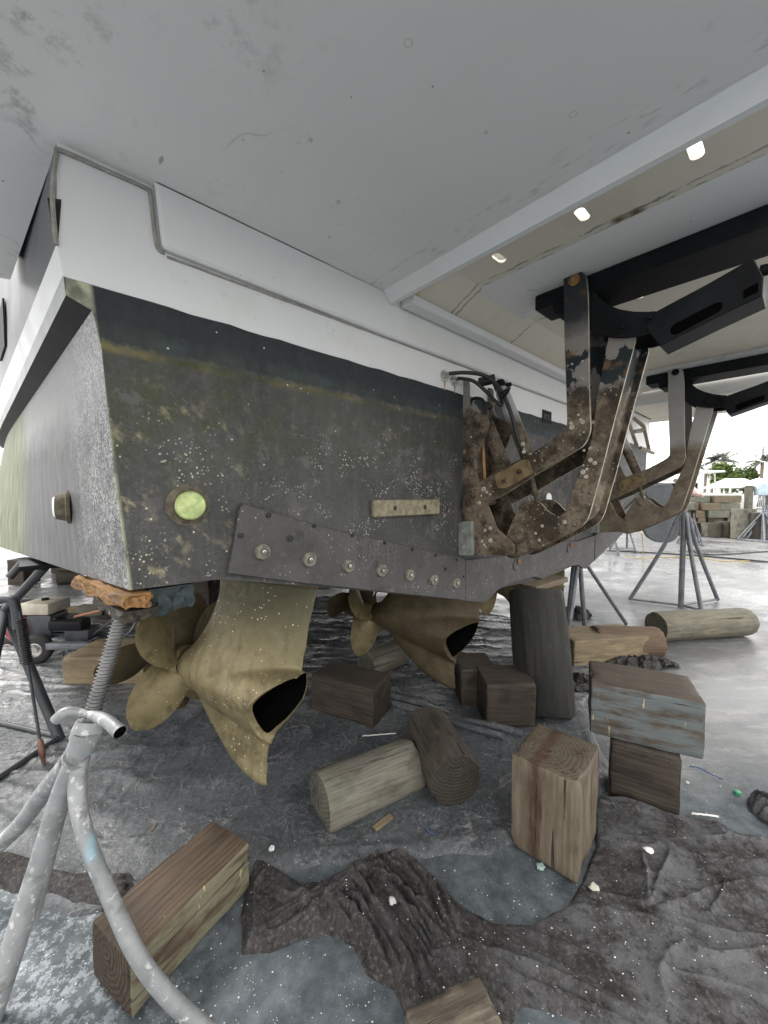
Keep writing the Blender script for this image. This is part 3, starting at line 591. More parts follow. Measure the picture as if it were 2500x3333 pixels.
def cloth_h(X, Y):
    sd = poly_sd(X, Y, CL)+(fbm(X*14, Y*14)-.45)*.016; e = np.clip(sd/.035, 0, 1)**.6; h = np.zeros(X.shape)
    wx = X+(fbm(X*7, Y*7)-.45)*.02; wy = Y+(fbm(X*7+50, Y*7)-.45)*.02
    for P, hh, w in ridges:
        D, t = seg_dist(wx, wy, P)
        hh_ = hh*np.clip(np.sin(np.clip(t, .04, .96)*pi)**.4, 0, 1)*1.15
        ph = 3.2*fbm(X*6+w*900, Y*6)
        many = .8*hh_*np.exp(-(D/(2.2*w))**2)*(.30+.70*((1+np.cos(2*pi*D/(1.9*w)+ph*np.clip(D/w, 0, 1)))/2)**1.4)
        wn_ = w*(.45+.7*fbm(X*5+3, Y*5+60)); one = hh_*(.8*np.exp(-np.abs(D/wn_)**1.3)+.2*np.exp(-(D/(w*2.4))**2))
        mx = np.clip(1.25-2.2*np.exp(-(((X-.05)/.24)**2+((Y-1.40)/.24)**2)), 0, 1); h = np.maximum(h, many*(1-mx)+one*mx)
    bunch = np.exp(-(((X-.02)/.22)**2+((Y-1.42)/.2)**2))
    fold = np.clip(fbm(X*2.1+9, Y*2.1+2, 3)*2.4-.55, 0, 1)
    aniso = np.abs(fbm((X*.75+Y*.66)*15, (-X*.66+Y*.75)*2.2, 3)-.47)
    aniso2 = np.abs(fbm((X*.35+Y*.94)*9, (-X*.94+Y*.35)*1.6+30, 3)-.47)
    rgt = np.clip((X-.3)/.4, 0, 1)
    wr_ = (.075-np.minimum(aniso*(1-rgt)+aniso2*rgt, .075))/.075
    return .008+np.minimum(sd, 0)*1.6+e*(.008+h+.020*wr_**1.3*(.35+.8*bunch+.9*fold)+.016*bunch+.0016*fbm(X*34, Y*34))
cx_ = np.arange(-.62, 1.95, .0044); cy_ = np.arange(.92, 2.12, .0044)
cl = link('drop_cloth', grid_mesh('drop_cloth', cx_, cy_, cloth_h, MT['cloth'], lambda X, Y: poly_sd(X, Y, CL) > -.05))
tag(cl, 'crumpled dirty brown drop cloth bunched and spread across the right foreground', 'cloth')
# second long fold of cloth at the left edge of the sheet
CL2 = [g(-150, 2760), g(60, 2790), g(200, 2850), g(330, 2860), g(420, 2850), g(440, 2900), g(400, 2950), g(250, 2940), g(100, 2890), g(-150, 2850)]
rd2 = [([g(-100, 2790), g(90, 2840), g(250, 2890), g(400, 2905)], .022, .014), ([g(-100, 2810), g(150, 2890), g(300, 2925), g(400, 2930)], .018, .010), ([g(0, 2790), g(200, 2860), g(400, 2875)], .02, .01), ([g(100, 2600), g(60, 2700), g(20, 2800)], .02, .01)]
def cloth2_h(X, Y):
    sd = poly_sd(X, Y, CL2)+(fbm(X*14, Y*14)-.45)*.02; e = np.clip(sd/.03, 0, 1)**.6; h = np.zeros(X.shape)
    for P, hh, w in rd2:
        D, t = seg_dist(X+(fbm(X*7, Y*7)-.45)*.03, Y, P); h = np.maximum(h, hh*np.exp(-(D/w)**2))
    return .014+np.minimum(sd, 0)*1.6+e*(.008+h+.006*fbm(X*20, Y*20))
cl2 = link('drop_cloth', grid_mesh('drop_cloth_edge', np.arange(-1.75, -.7, .007), np.arange(1.4, 1.85, .007), cloth2_h, MT['cloth'], lambda X, Y: poly_sd(X, Y, CL2) > -.05))
tag(cl2, 'narrow folded brown cloth hem lying left of the foreground timber behind the pipe stand', 'cloth')
# ================================================================= BOAT
boat = empty('motor_yacht', S(3.03, 0, 0)); tag(boat, 'large white motor yacht on blocks seen from under its stern platform, black bottom paint', 'boat')
def bp(name, me, parent=boat): return link(name, me, parent)
CEN = 3.03
def mir(P): return [(2*CEN-s, z) for s, z in P]
def both(me_fn):
    return [me_fn(lambda s: s), me_fn(lambda s: 2*CEN-s)]
# --- transom panels
botL = [(0, 1.274), (.30, 1.268), (.9, 1.13), (1.6, .96), (2.12, .86), (2.32, .90), (3.03, .86)]
sideL = [(0, 1.274), (-.030, 1.62), (-.057, 2.075), (-.078, 2.185), (-.141, 2.211), (-.146, 2.2625)]
def wl(s): return 2.2645-.004*s+(.002*sin(s*23)+.0015*sin(s*57))
port = sideL[::-1]
poly = botL+mir(botL)[::-1][1:]+[(2*CEN-s, z) for s, z in sideL[1:]]
wls = [(s, wl(s)) for s in np.linspace(2*CEN+.14, -.14, 90)]
poly2 = poly+wls+[(s, z) for s, z in sideL[::-1][1:-1]]
bp('transom_bottom', prism('transom_bottom', poly2, fr_T, -.004, 0, MT['transom'], 0, None))
top = [(s, wl(s)+.0005) for s in np.linspace(-.146, 2*CEN+.146, 90)]+[(2*CEN+.158, 2.36), (2*CEN+.15, 2.66), (-.15, 2.66), (-.158, 2.36)]
bp('transom_top', prism('transom_top', top, fr_T, -.004, .0015, MT['white'], 0, None))
# raised black strip painted in for the shade of the trim gap beside the hull edge
tb = [(154, 645), (200, 650), (198, 660), (166, 663), (189, 792), (178, 794)]
bp('trim_gap', prism('trim_gap', [tp(u, v, .004) for u, v in tb], fr_T, .0017, .006, MT['rubber']))
# raised band (fairing) under the platform
bnd = [tp(*p, .0) for p in [(500, 617), (522, 806), (535, 822)]]+[(1.172, 2.437), (5.3, 2.437), (5.35, 2.46), (5.4, 2.66), (.10, 2.66)]
bp('transom_fairing', prism('transom_fairing', rounded(bnd, .03, 4, {1, 2}), fr_T, .0016, .034, MT['white'], .009, 40))
cp = [(183, 800), (170, 640), (184, 505), (196, 494), (330, 552), (475, 617), (489, 640), (503, 760), (514, 812), (535, 826)]
bp('caulk_seam', tube('caulk_seam', smooth_path([S(*(lambda q: (q[0], .006, min(q[1], 2.652)))(tp(u, v))) for u, v in cp], 5), .007, MT['caulk'], 6))
bp('caulk_seam', tube('caulk_seam', [S(s, .006, 2.436+.001*sin(s*31)) for s in np.linspace(.14, 5.2, 60)], .0045, MT['caulk'], 6))
# --- hull sides (loft forward)
def side_pt(s0, z0, ang, t, dz=0.):
    a = radians(ang-42.1); out = sin(a)*t-.012*max(0, t-3)**2
    return s0-out, -cos(a)*t, z0+dz*t+.012*max(0, t-4)**2
ts = np.concatenate([np.linspace(0, 4, 17), np.linspace(4.6, 12, 10)])
def strip(name, pts, mat, mirror=False, smooth=False):
    V = []; n = len(pts)
    for t in ts:
        for p in pts:
            s, a, z = side_pt(*p[:3], t, p[3] if len(p) > 3 else 0); V.append(S(2*CEN-s if mirror else s, a, z))
    Fs = [(i*n+j, i*n+j+1, (i+1)*n+j+1, (i+1)*n+j) for i in range(len(ts)-1) for j in range(n-1)]
    if not mirror: Fs = [f[::-1] for f in Fs]
    return mesh(name, V, Fs, mat, smooth)
for mr in (False, True):
    bp('hull_side', strip('hull_side', [(0, 1.274, 50.3, -.044), (-.030, 1.62, 49.2, -.025), (-.057, 2.075, 48, -.005), (-.078, 2.185, 47.4)], MT['side'], mr))
    bp('chine_step', strip('chine_step', [(-.078, 2.185, 47.4), (-.141, 2.211, 47.3)], MT['blackpaint'], mr))
    bp('strake', strip('strake', [(-.141, 2.211, 47.3), (-.1462, 2.270, 47.3)], MT['greystrip'], mr))
    bp('boot_stripe', strip('boot_stripe', [(-.1462, 2.270, 47.3), (-.158, 2.358, 47.9)], MT['white'], mr))
    bp('topside', strip('topside', [(-.158, 2.358, 47.9), (-.150, 2.66, 47.9), (-.16, 3.6, 48)], MT['glossgrey'], mr))
    bp('hull_bottom', strip('hull_bottom', [(s, z, 50.3-8.2*min(1, s/1.2), -.044) for s, z in botL], MT['slate'], mr))
# windows along the hull side
for t0, t1 in ((1.75, 2.15), (2.75, 3.3), (3.9, 4.6)):
    P = []
    for t, z in ((t0, 2.50), (t1, 2.50), (t1, 2.78), (t0, 2.78)):
        s, a, zz = side_pt(-.150, z, 47.9, t); P.append(S(s-.006, a, z))
    o = Vector((P[1]-P[0]).cross(P[3]-P[0])).normalized()
    bm = bmesh.new(); hexa(bm, [P[0], P[1], P[1]-o*.01, P[0]-o*.01, P[3], P[2], P[2]-o*.01, P[3]-o*.01]); bp('hull_window', bm_mesh('hull_window', bm, MT['black']))
# --- deck cap above platform so no light leaks
bp('deck', prism('deck', [(-.1, -9), (6.1, -9), (6.2, 0), (-.15, 0)], fr_P, 3.55, 3.6, MT['white'], 0, None))
# --- bolted plates of the stern flange
pL = [tp(*p, .03) for p in [(745, 1868), (783, 1650), (795, 1640), (1080, 1722), (1300, 1770), (1515, 1820), (1515, 1955), (1000, 1900)]]
bp('flange_plate', prism('flange_plate', rounded(pL, .02, 3, {1, 2}), fr_T, .001, .030, MT['slate'], .004, 30))
bp('flange_plate', prism('flange_plate', mir(pL), fr_T, .001, .030, MT['slate'], .004, 30))
pC = [tp(*p, .026) for p in [(1516, 1956), (1516, 1822), (1640, 1810)]]+[(3.03, 1.19)]
pC = pC+[(2*CEN-s, z) for s, z in pC[::-1][1:]]
lowC = [tp(*p, .026) for p in [(1575, 1962), (1597, 1948), (1622, 1920), (1660, 1902), (1740, 1878)]]+[(3.03, .862)]
pC = pC+[(2*CEN-s, z) for s, z in lowC]+[(s, z) for s, z in lowC[::-1][1:]]
bp('flange_plate', prism('flange_plate', pC, fr_T, .001, .026, MT['slate'], .004, 30))
def disc(name, u, v, off, prof, mat, parent=boat, n=20):
    s, z = tp(u, v, off); return bp(name, lathe(name, S(s, off, z), AFT, prof, mat, n), parent)
for i, (u, v) in enumerate([(853, 1795), (1005, 1820), (1132, 1841), (1240, 1856), (1331, 1871), (1410, 1886), (1482, 1897)]):
    r = .034
    d = disc('disc_anode', u, v, .030, [(r, 0), (r, .010), (r*.93, .016), (r*.45, .018), (r*.4, .013), (.010, .013), (.010, .022), (.001, .022)], MT['zincd'])
    bp('anode_screw', lathe('anode_screw', d.data.vertices[0].co*0+S(tp(u, v, .03)[0], .046, tp(u, v, .03)[1]), AFT, [(.009, 0), (.009, .008), (.005, .009), (.005, .004), (.001, .004)], MT['steel'], 8), d)
for u, v, r in [(873, 1677, .012), (943, 1752, .016), (783, 1743, .011), (1022, 1712, .010), (1146, 1742, .010), (1251, 1767, .010), (1341, 1788, .010), (1418, 1807, .010), (1486, 1822, .009), (1449, 1852, .012), (1508, 1876, .008)]:
    disc('bolt', u, v, .030, [(r, 0), (r, .004), (r*.8, .005), (r*.7, .002), (r*.35, .002), (r*.35, .007), (.001, .007)], MT['rubber'], n=10)
# embossed maker's lettering
def text(name, body, s, z, off, size, mat, ext=.002, shear=0):
    c = bpy.data.curves.new(name, 'FONT'); c.body = body; c.size = size; c.extrude = ext; c.align_x = 'CENTER'; c.align_y = 'CENTER'; c.space_character = 1.12
    o = bpy.data.objects.new(name, c); COL.objects.link(o)
    dg = bpy.context.evaluated_depsgraph_get(); me = bpy.data.meshes.new_from_object(o.evaluated_get(dg)); bpy.data.objects.remove(o)
    Mx = Matrix((( T.x, 0, AFT.x, 0), (T.y, 0, AFT.y, 0), (0, 1, 0, 0), (0, 0, 0, 1)))
    P = S(s, off, z); Mx.translation = P
    me.transform(Mx @ Matrix.Rotation(shear, 4, 'Z')); me.materials.clear(); me.materials.append(mat); return me
s1, z1 = tp(1246, 1782, .031); s2, z2 = tp(1243, 1812, .031)
MT['letter'] = plain('raised_lettering', (.10, .098, .095), .6, 0, .3, 20)
bp('lettering', text('lettering', 'VOLVO', s1, z1, .0305, .062, MT['letter'], .0025, radians(-13)))
bp('lettering', text('lettering', 'PENTA', s2, z2, .0305, .062, MT['letter'], .0025, radians(-13)))
s3, z3 = tp(1780, 1358, .004)
bp('label_plate', prism('label_plate', [(s3-.085, z3-.05), (s3+.085, z3-.05), (s3+.085, z3+.055), (s3-.085, z3+.055)], fr_T, .002, .006, MT['black']))
bp('lettering', text('lettering', 'BYD', s3, z3, .0065, .06, MT['letter'], .0005))
# underwater lights
MT['lens_green'] = plain('algae_covered_lens', (.42, .50, .20), .35, 0, .45, 24, .3)
MT['lens'] = plain('milky_lens', (.8, .82, .82), .2, 0, .1, 10, .05)
MT['ringm'] = plain('corroded_ring', (.12, .10, .07), .8, 0, .6, 30, .8)
def light(s, z, lens, R=.062):
    e = bp('underwater_light', lathe('underwater_light', S(s, 0, z), AFT, [(R*1.18, 0), (R*1.16, .006), (R*.95, .012), (R*.78, .030), (R*.74, .036), (R*.66, .034), (.001, .030)], MT['ringm'], 36))
    bp('lens', lathe('lens', S(s, .034, z), AFT, [(R*.80, 0), (R*.72, .008), (R*.4, .010), (.001, .011)], lens, 32), e)
light(*tp(612, 1645), MT['lens_green'], .066); light(*tp(1773, 1622), MT['lens'], .060); light(5.85, 1.56, MT['lens'])
# one on the hull side
ps = hit(232, 1655, C0-T*.03, (T*cos(radians(6.5))+AFT*sin(radians(6.5))*-1))
sa = side_pt(-.026, 1.56, 49.3, .5, -.02); nside = (-T*cos(radians(7))-AFT*sin(radians(7))).normalized()
# find t so that it shows at u=232
best = min((abs((P.x/(P.y))*F+1250-222), t) for t in np.linspace(.1, 1.5, 141) for P in [S(*side_pt(-.026, 1.56, 49.3, t, -.02))])[1]
sa = side_pt(-.026, 1.56, 49.3, best, -.02); PP = S(*sa)
e = bp('underwater_light', lathe('underwater_light', PP, nside, [(.078, -.01), (.078, .003), (.066, .008), (.056, .045), (.05, .045), (.001, .04)], MT['ringm'], 32))
bp('lens', lathe('lens', PP+nside*.046, nside, [(.05, 0), (.04, .008), (.001, .01)], MT['lens'], 28), e)
# bar anode
q = [tp(*p, .02) for p in [(1214, 1623), (1428, 1617), (1428, 1680), (1216, 1690)]]
zc_ = sum(p[1] for p in q)/4; q = [(q[0][0], zc_+.045), (q[1][0], zc_+.045), (q[1][0], zc_-.045), (q[0][0], zc_-.045)]
an = bp('bar_anode', prism('bar_anode', rounded(q, .012, 3), fr_T, .001, .032, MT['zinc'], .006))
for f in (.28, .74):
    s = q[0][0]*(1-f)+q[1][0]*f; bp('anode_hole', lathe('anode_hole', S(s, .0325, zc_), AFT, [(.014, 0), (.012, .001), (.009, -.004+.005), (.001, .0012)], MT['rubber'], 12), an)
# rusty drain plugs below the lift bracket
for u, v in ((1680, 1832), (1852, 1778)):
    s, z = tp(u, v, .027); d = bp('drain_flap', lathe('drain_flap', S(s, .027, z-.02), AFT, [(.045, 0), (.045, .006), (.02, .009), (.001, .009)], MT['slate'], 20))
    bp('rusty_plug', frame_box('rusty_plug', fr_T, s+.0, s+.035, z-.012, z+.030, .034, .048, MT['rust'], .004), d)
MT['drip'] = plain('rust_drip', (.40, .27, .15), .8, 0, .4, 60)
for u_, v_a, v_b in ((1447, 1240, 1268), (1480, 1256, 1278)):
    a0_, b0_ = tp(u_, v_a, .002), tp(u_+1, v_b, .002)
    bp('rust_run', prism('rust_run', [(a0_[0]-.008, a0_[1]), (a0_[0]+.010, a0_[1]), (a0_[0]+.004, b0_[1]), (a0_[0]-.002, b0_[1]-.01)], fr_T, .0018, .0024, MT['drip']))
# hose grommets
for u, v in ((1445, 1224), (1477, 1240)):
    disc('hose_grommet', u, v, .002, [(.036, 0), (.034, .006), (.026, .008), (.018, .008), (.018, .03), (.001, .03)], MT['steel'], n=18)
s, z = tp(1905, 1625, .0); bp('sensor_box', frame_box('sensor_box', fr_T, s-.08, s+.04, z-.05, z+.05, .001, .035, MT['black'], .006))
s, z = tp(1935, 1624, .0); bp('sensor_box', frame_box('sensor_box', fr_T, s-.06, s+.06, z-.05, z+.05, .001, .03, MT['slate'], .006))
# --- swim platform, fixed port wing, starboard wing and lifting centre
PZ = 2.655
wing = [(-2.3, 1.58), (1.135, 1.58), (1.135, .036), (.106, .036), (.100, .0022), (-.10, .0022), (-.148, -.01), (-.29, -1.12), (-.42, -1.16), (-2.3, -1.25)]
bp('swim_platform', prism('swim_platform', rounded(wing, .04, 3, {1}), fr_P, PZ, PZ+.12, MT['deckunder'], 0, None))
stb = [(4.93, 1.45), (5.9, 1.35), (6.35, .9), (6.5, .2), (6.5, -1.2), (6.22, -1.2), (6.2, .03), (4.93, .0345)]
bp('swim_platform', prism('swim_platform', stb, fr_P, PZ, PZ+.12, MT['cream'], 0, None))
# lip along the port wing's inner edge: slanted bright face then flat
def lip(s0, s1, s2, a0, a1, mat, nm='platform_lip'):
    bm = bmesh.new(); pr = [(s0, PZ-.001), (s1, 2.603), (s2, 2.600), (s2+(.02 if s2 > s0 else -.02), 2.62), (s2+(.02 if s2 > s0 else -.02), PZ+.11), (s0, PZ+.11)]
    lo = [bm.verts.new(S(s, a0, z)) for s, z in pr]; hi = [bm.verts.new(S(s, a1, z)) for s, z in pr]
    bm.faces.new(lo); bm.faces.new(hi[::-1])
    for i in range(6): bm.faces.new((lo[i], hi[i], hi[(i+1) % 6], lo[(i+1) % 6]))
    return bm_mesh(nm, bm, mat)
bp('platform_lip', lip(1.136, 1.178, 1.200, .036, 1.57, MT['white'])); bp('platform_lip', lip(4.925, 4.883, 4.86, .036, 1.45, MT['white']))
# lifting centre section: ceiling with slots, front wall, rim
CZ = 2.74
bm = prism_bm([(1.235, .02), (4.825, .02), (4.825, 1.52), (1.235, 1.52)], fr_P, CZ, CZ+.012)
ceil = bm_mesh('lifting_platform', bm, MT['cream'])
ceil_o = bp('lifting_platform', ceil)
slots = [(2265, 480), (1895, 690), (1625, 833), (2350, 860), (2080, 955), (2390, 1030), (2435, 1225), (2280, 1255), (2092, 838)]
cut = bmesh.new()
for u, v in slots[:8]:
    P = zp(u, v, CZ+.01); s = (P-C0).dot(T); a = (P-C0).dot(AFT)
    o_ = [(s+dx*.026+.020*cos(t), a+dy*.0+.020*sin(t)) for dx, dy, t in [(1, 0, x) for x in np.linspace(-pi/2, pi/2, 7)]+[(-1, 0, x) for x in np.linspace(pi/2, 3*pi/2, 7)]]
    b2 = prism_bm(o_, fr_P, CZ-.05, CZ+.2); bmesh.ops.recalc_face_normals(b2, faces=b2.faces); t_ = bpy.data.meshes.new('t'); b2.to_mesh(t_); b2.free(); cut.from_mesh(t_)
cme = bpy.data.meshes.new('cut'); cut.to_mesh(cme); cut.free(); co_ = bpy.data.objects.new('cut', cme); COL.objects.link(co_)
md = ceil_o.modifiers.new('b', 'BOOLEAN'); md.object = co_; md.operation = 'DIFFERENCE'; md.solver = 'EXACT'
dg = bpy.context.evaluated_depsgraph_get(); nm = bpy.data.meshes.new_from_object(ceil_o.evaluated_get(dg)); ceil_o.modifiers.clear(); ceil_o.data = nm; bpy.data.objects.remove(co_)
# rim and wall at the forward end of the bay
bp('bay_wall', prism('bay_wall', [(.062, 2.645), (.120, 2.645), (.30, CZ-.001), (.09, CZ-.001)], fr_S, 1.30, 4.78, MT['cream']))
bp('bay_rim', prism('bay_rim', rounded([(.045, 2.60), (.125, 2.60), (.135, 2.644), (.045, 2.644)], .01, 3), fr_S, 1.26, 4.80, MT['white'], 0))
for s0 in (1.62, 4.0):
    bp('beam_pad', prism('beam_pad', [(s0, CZ-.001), (s0+.05, CZ-.016), (s0+.50, CZ-.016), (s0+.56, CZ-.001)], lambda s, z, a: S(s, a, z), .22, 1.5, MT['deckunder']))
disc0 = zp(1563, 776, PZ-.002); bp('deck_bolt', lathe('deck_bolt', disc0, (0, 0, -1), [(.016, 0), (.016, .003), (.011, .004), (.010, .001), (.005, .001), (.005, .004), (.001, .004)], MT['rubber'], 16))
# starboard wing inner structure
# ---------------- lift mechanism
def outl(px, s, ds=0): return [sp(u, v, s) for u, v in px]
LINK = [(1505, 1636), (1512, 1610), (1542, 1580), (1575, 1560), (1608, 1537), (1655, 1513), (1713, 1486), (1770, 1450), (1822, 1413), (1843, 1393), (1846, 1371), (1842, 1240), (1837, 1100), (1834, 905), (1845, 888), (1862, 881), (1880, 880), (1898, 886), (1908, 902), (1913, 962), (1917, 1278), (1922, 1395), (1915, 1422), (1900, 1450), (1820, 1500), (1737, 1548), (1653, 1602), (1581, 1640), (1545, 1665), (1525, 1668), (1510, 1656)]
LINK_IN = [(1840+0, 1371)]
JARM = [(1659, 1715), (1677, 1675), (1695, 1640), (1710, 1629), (1725, 1626), (1745, 1629), (1762, 1640), (1786, 1668), (1816, 1682), (1838, 1668), (1852, 1640), (1862, 1600), (1924, 1437), (1945, 1281), (1985, 1075), (2000, 1068), (2066, 1085), (2069, 1105), (2027, 1263), (2003, 1353), (1954, 1546), (1918, 1675), (1906, 1700), (1890, 1716), (1822, 1751), (1701, 1811), (1672, 1820), (1645, 1812), (1632, 1785)]
BRK = [(1501, 1235), (1526, 1238), (1526, 1315), (1534, 1334), (1586, 1358), (1592, 1377), (1574, 1432), (1544, 1503), (1555, 1561), (1586, 1641), (1617, 1721), (1672, 1770), (1675, 1798), (1660, 1813), (1632, 1807), (1546, 1807), (1501, 1801)]
HOOK = [(1912, 932), (1931, 946), (1951, 970), (1980, 992), (2018, 1007), (2066, 1014), (2115, 1014), (2136, 1011), (2148, 1043), (2124, 1077), (2086, 1091), (2037, 1098), (1989, 1098), (1941, 1086), (1915, 1072), (1908, 1000)]
CHAN = [(2137, 1012), (2300, 925), (2452, 838), (2486, 901), (2482, 962), (2320, 1040), (2147, 1127), (2101, 1067)]
def mech(dsh, mA, mB, mTop, n0=True):
    """one side's lift gear, shifted dsh across the stern"""
    sh = lambda fn: (lambda a, z, s: fn(a, z, s+dsh))
    FS = sh(fr_S); B = lambda nm, me, par=boat: bp(nm, me, par)
    def pin(s, u, v, R, mat, par, L=.02, sref=None, nm='pivot_pin'):
        a, z = sp(u, v, sref or s); c = S(s+dsh, a, z)
        return B(nm, lathe(nm, c, -T, [(R, 0), (R, L*.3), (R*.72, L*.35), (R*.72, L*.5), (R*.42, L*.5), (R*.42, L), (R*.3, L*1.1), (.001, L*1.1)], mat, 18), par)
    # wall bracket, two cheeks and a back plate
    br = B('wall_bracket', prism('wall_bracket', rounded(outl(BRK, 1.87), .02, 3), FS, 1.870, 1.885, mA, .002))
    B('wall_bracket', prism('wall_bracket', rounded(outl(BRK, 1.87), .02, 3), FS, 2.155, 2.170, mA, .002))
    B('back_plate', frame_box('back_plate', lambda s, z, a: S(s+dsh, a, z), 1.886, 2.154, 1.27, 2.25, .002, .016, mA))
    # pad anode on the bracket
    pa = outl([(1499, 1698), (1545, 1696), (1546, 1808), (1500, 1806)], 1.868)
    pd = B('pad_anode', prism('pad_anode', rounded(pa, .018, 4), FS, 1.838, 1.8695, MT['zincg'], .005))
    for v in (1727, 1782): pin(1.838, 1516, v, .020, MT['zincg'], pd, .014, 1.868, 'anode_bolt')
    # upper link: two bent plates
    l1 = outl(LINK, 1.845)
    L1 = B('upper_link', prism('upper_link', rounded(l1, .03, 3), FS, 1.845, 1.865, mB, .002, edge=MT['skylit_edge']))
    L2 = B('upper_link', prism('upper_link', rounded(l1, .03, 3), FS, 2.175, 2.195, mB, .002, edge=MT['skylit_edge']))
    # cover plate with two bolts
    cvp = outl([(1612, 1545), (1650, 1525), (1700, 1497), (1722, 1497), (1737, 1540), (1650, 1590), (1622, 1590)], 1.843)
    cv = B('splice_plate', prism('splice_plate', rounded(cvp, .012, 3), FS, 1.833, 1.8445, plain('rusty_plate', (.17, .12, .06), .8, 0, .5, 18, .5), .003))
    for u, v in ((1643, 1566), (1693, 1535)): pin(1.833, u, v, .016, mA, cv, .014, 1.843, 'bolt')
    a0, z0 = sp(1526, 1638, 1.845); pin(1.845, 1527, 1638, .030, mA, L1, .020)
    pin(1.845, 1870, 912, .028, MT['rustrod'] if dsh == 0 else MT['black'], L1, .022)
    # cross shafts
    def shaft(u, v, sref, R, s0=1.86, s1=2.18, mat=None, nm='shaft'):
        a, z = sp(u, v, sref); B(nm, tube(nm, [S(s0+dsh, a, z), S(s1+dsh, a, z)], R, mat or mA, 14))
    shaft(1526, 1638, 1.845, .018); shaft(1870, 912, 1.845, .020, 1.86, 2.18, MT['black']); shaft(1653, 1790, 1.90, .018, 1.875, 2.165)
    # lower J arm: two plates and a web on the aft edge
    jp = outl(JARM, 1.90); jr = rounded(jp, .03, 3)
    J1 = B('lower_arm', prism('lower_arm', jr, FS, 1.900, 1.916, mB, .002, edge=MT['skylit_edge']))
    J2 = B('lower_arm', prism('lower_arm', jr, FS, 2.120, 2.136, mB, .002, edge=MT['skylit_edge']))
    web = outl([(2040, 1110), (2020, 1200), (1985, 1353), (1936, 1546), (1903, 1668), (1886, 1694), (1815, 1733), (1720, 1778)], 1.90)
    Vw = []; Fw = []
    for a, z in web:
        for s in (1.917, 2.119): Vw.append(S(s+dsh, a, z)); Vw.append(S(s+dsh, a-.012, z+.004))
    for i in range(len(web)-1):
        b = i*4; Fw += [(b, b+2, b+6, b+4), (b+1, b+5, b+7, b+3), (b, b+4, b+5, b+1), (b+2, b+3, b+7, b+6)]
    Fw += [(0, 1, 3, 2), (len(Vw)-4, len(Vw)-2, len(Vw)-1, len(Vw)-3)]
    me = mesh('arm_web', Vw, Fw, mB); bm = bmesh.new(); bm.from_mesh(me); B('arm_web', bm_mesh('arm_web', bm, mB))
    pin(1.90, 1657, 1790, .032, mA, J1, .022); pin(1.90, 1724, 1655, .034, mA, J1, .022)
    # barnacle-covered actuator rod
    P0 = S(2.02+dsh, *sp(1724, 1655, 1.90)); P1 = S(2.02+dsh, *sp(1690, 1520, 1.90)); d = (P1-P0).normalized()
    B('actuator_rod', multi('actuator_rod', [tube_arr([P0, P0+d*.08, P0+d*.081, P0+d*.10, P0+d*.101, P1], [.014, .014, .022, .022, .014, .014], 12),
        disc_arr(P0, T, [(.03, -.06), (.03, .06)], 18)], mA))
    # hydraulic cylinder leaning over the arm
    C1 = S(2.00+dsh, *sp(1622, 1262, 1.97)); C2 = S(2.00+dsh, *sp(1716, 1500, 1.97)); dd = (C2-C1).normalized()
    cy = B('hydraulic_cylinder', multi('hydraulic_cylinder', [tube_arr([C1, C1+dd*.03, C1+dd*.031, C2], [.034, .040, .043, .043], 20)], m_cyl))
    B('end_cap', multi('end_cap', [tube_arr([C1-dd*.05, C1-dd*.045, C1+dd*.002], [.030, .038, .038], 16), tube_arr([C1-dd*.02, C1-dd*.02+AFT*.07+T*.02], .012, 10)], MT['black']), cy)
    D1 = S(1.95+dsh, *sp(1575, 1375, 1.93)); D2 = S(1.95+dsh, *sp(1640, 1530, 1.93)); w = (D2-D1).normalized().cross(T).normalized()*.045
    bm = bmesh.new(); hexa(bm, [D1-w, D1+w, D1+w+T*.012, D1-w+T*.012, D2-w, D2+w, D2+w+T*.012, D2-w+T*.012]); B('link_plate', bm_mesh('link_plate', bm, mA))
    R1 = S(2.0+dsh, *sp(1556, 1440, 1.95)); R2 = S(2.0+dsh, *sp(1562, 1560, 1.95)); B('guide_rod', tube('guide_rod', [R1, R2], .012, MT['rustrod'], 10))
    # black hook bracket under the beam, with bolts
    hk = rounded(outl(HOOK, 1.878), .01, 2)
    K = B('hook_bracket', prism('hook_bracket', hk, FS, 1.878, 1.896, MT['black'], .002)); B('hook_bracket', prism('hook_bracket', hk, FS, 2.09, 2.108, MT['black'], .002))
    for u, v in ((2118, 1037), (2032, 1066)): pin(1.878, u, v, .024, MT['black'], K, .024, nm='bolt')
    # slotted channel
    ch = outl(CHAN, 1.862)
    bm = prism_bm(ch, FS, 1.862, 2.02, .004); cm = bm_mesh('slotted_channel', bm, MT['black'], 30); CH = B('slotted_channel', cm)
    sl = outl([(2180, 1075), (2190, 1058), (2330, 985), (2352, 982), (2352, 1002), (2340, 1015), (2200, 1090), (2185, 1088)], 1.861)
    B('channel_slot', prism('channel_slot', rounded(sl, .01, 2), FS, 1.8600, 1.8622, MT['cavity'], 0), CH)  # near-black plate on the face stands in for the shaded slot opening
    sq = outl([(2420, 945), (2468, 918), (2468, 950), (2420, 972)], 1.861); B('channel_slot', prism('channel_slot', sq, FS, 1.8600, 1.8622, MT['cavity'], 0), CH)
    e1 = S(1.99+dsh, *sp(2470, 870, 1.95)); e2 = S(1.99+dsh, *sp(2540, 855, 1.95)); B('channel_rod', tube('channel_rod', [e1, e2], [.022, .022], MT['black'], 10), CH)
    # beam
    bl = outl([(1742, 945), (1744, 942), (1800, 921), (1830, 912), (1905, 880)], 1.90)
    a_l = sp(1742, 942, 1.90)[0]
    bt_ = CZ-.018
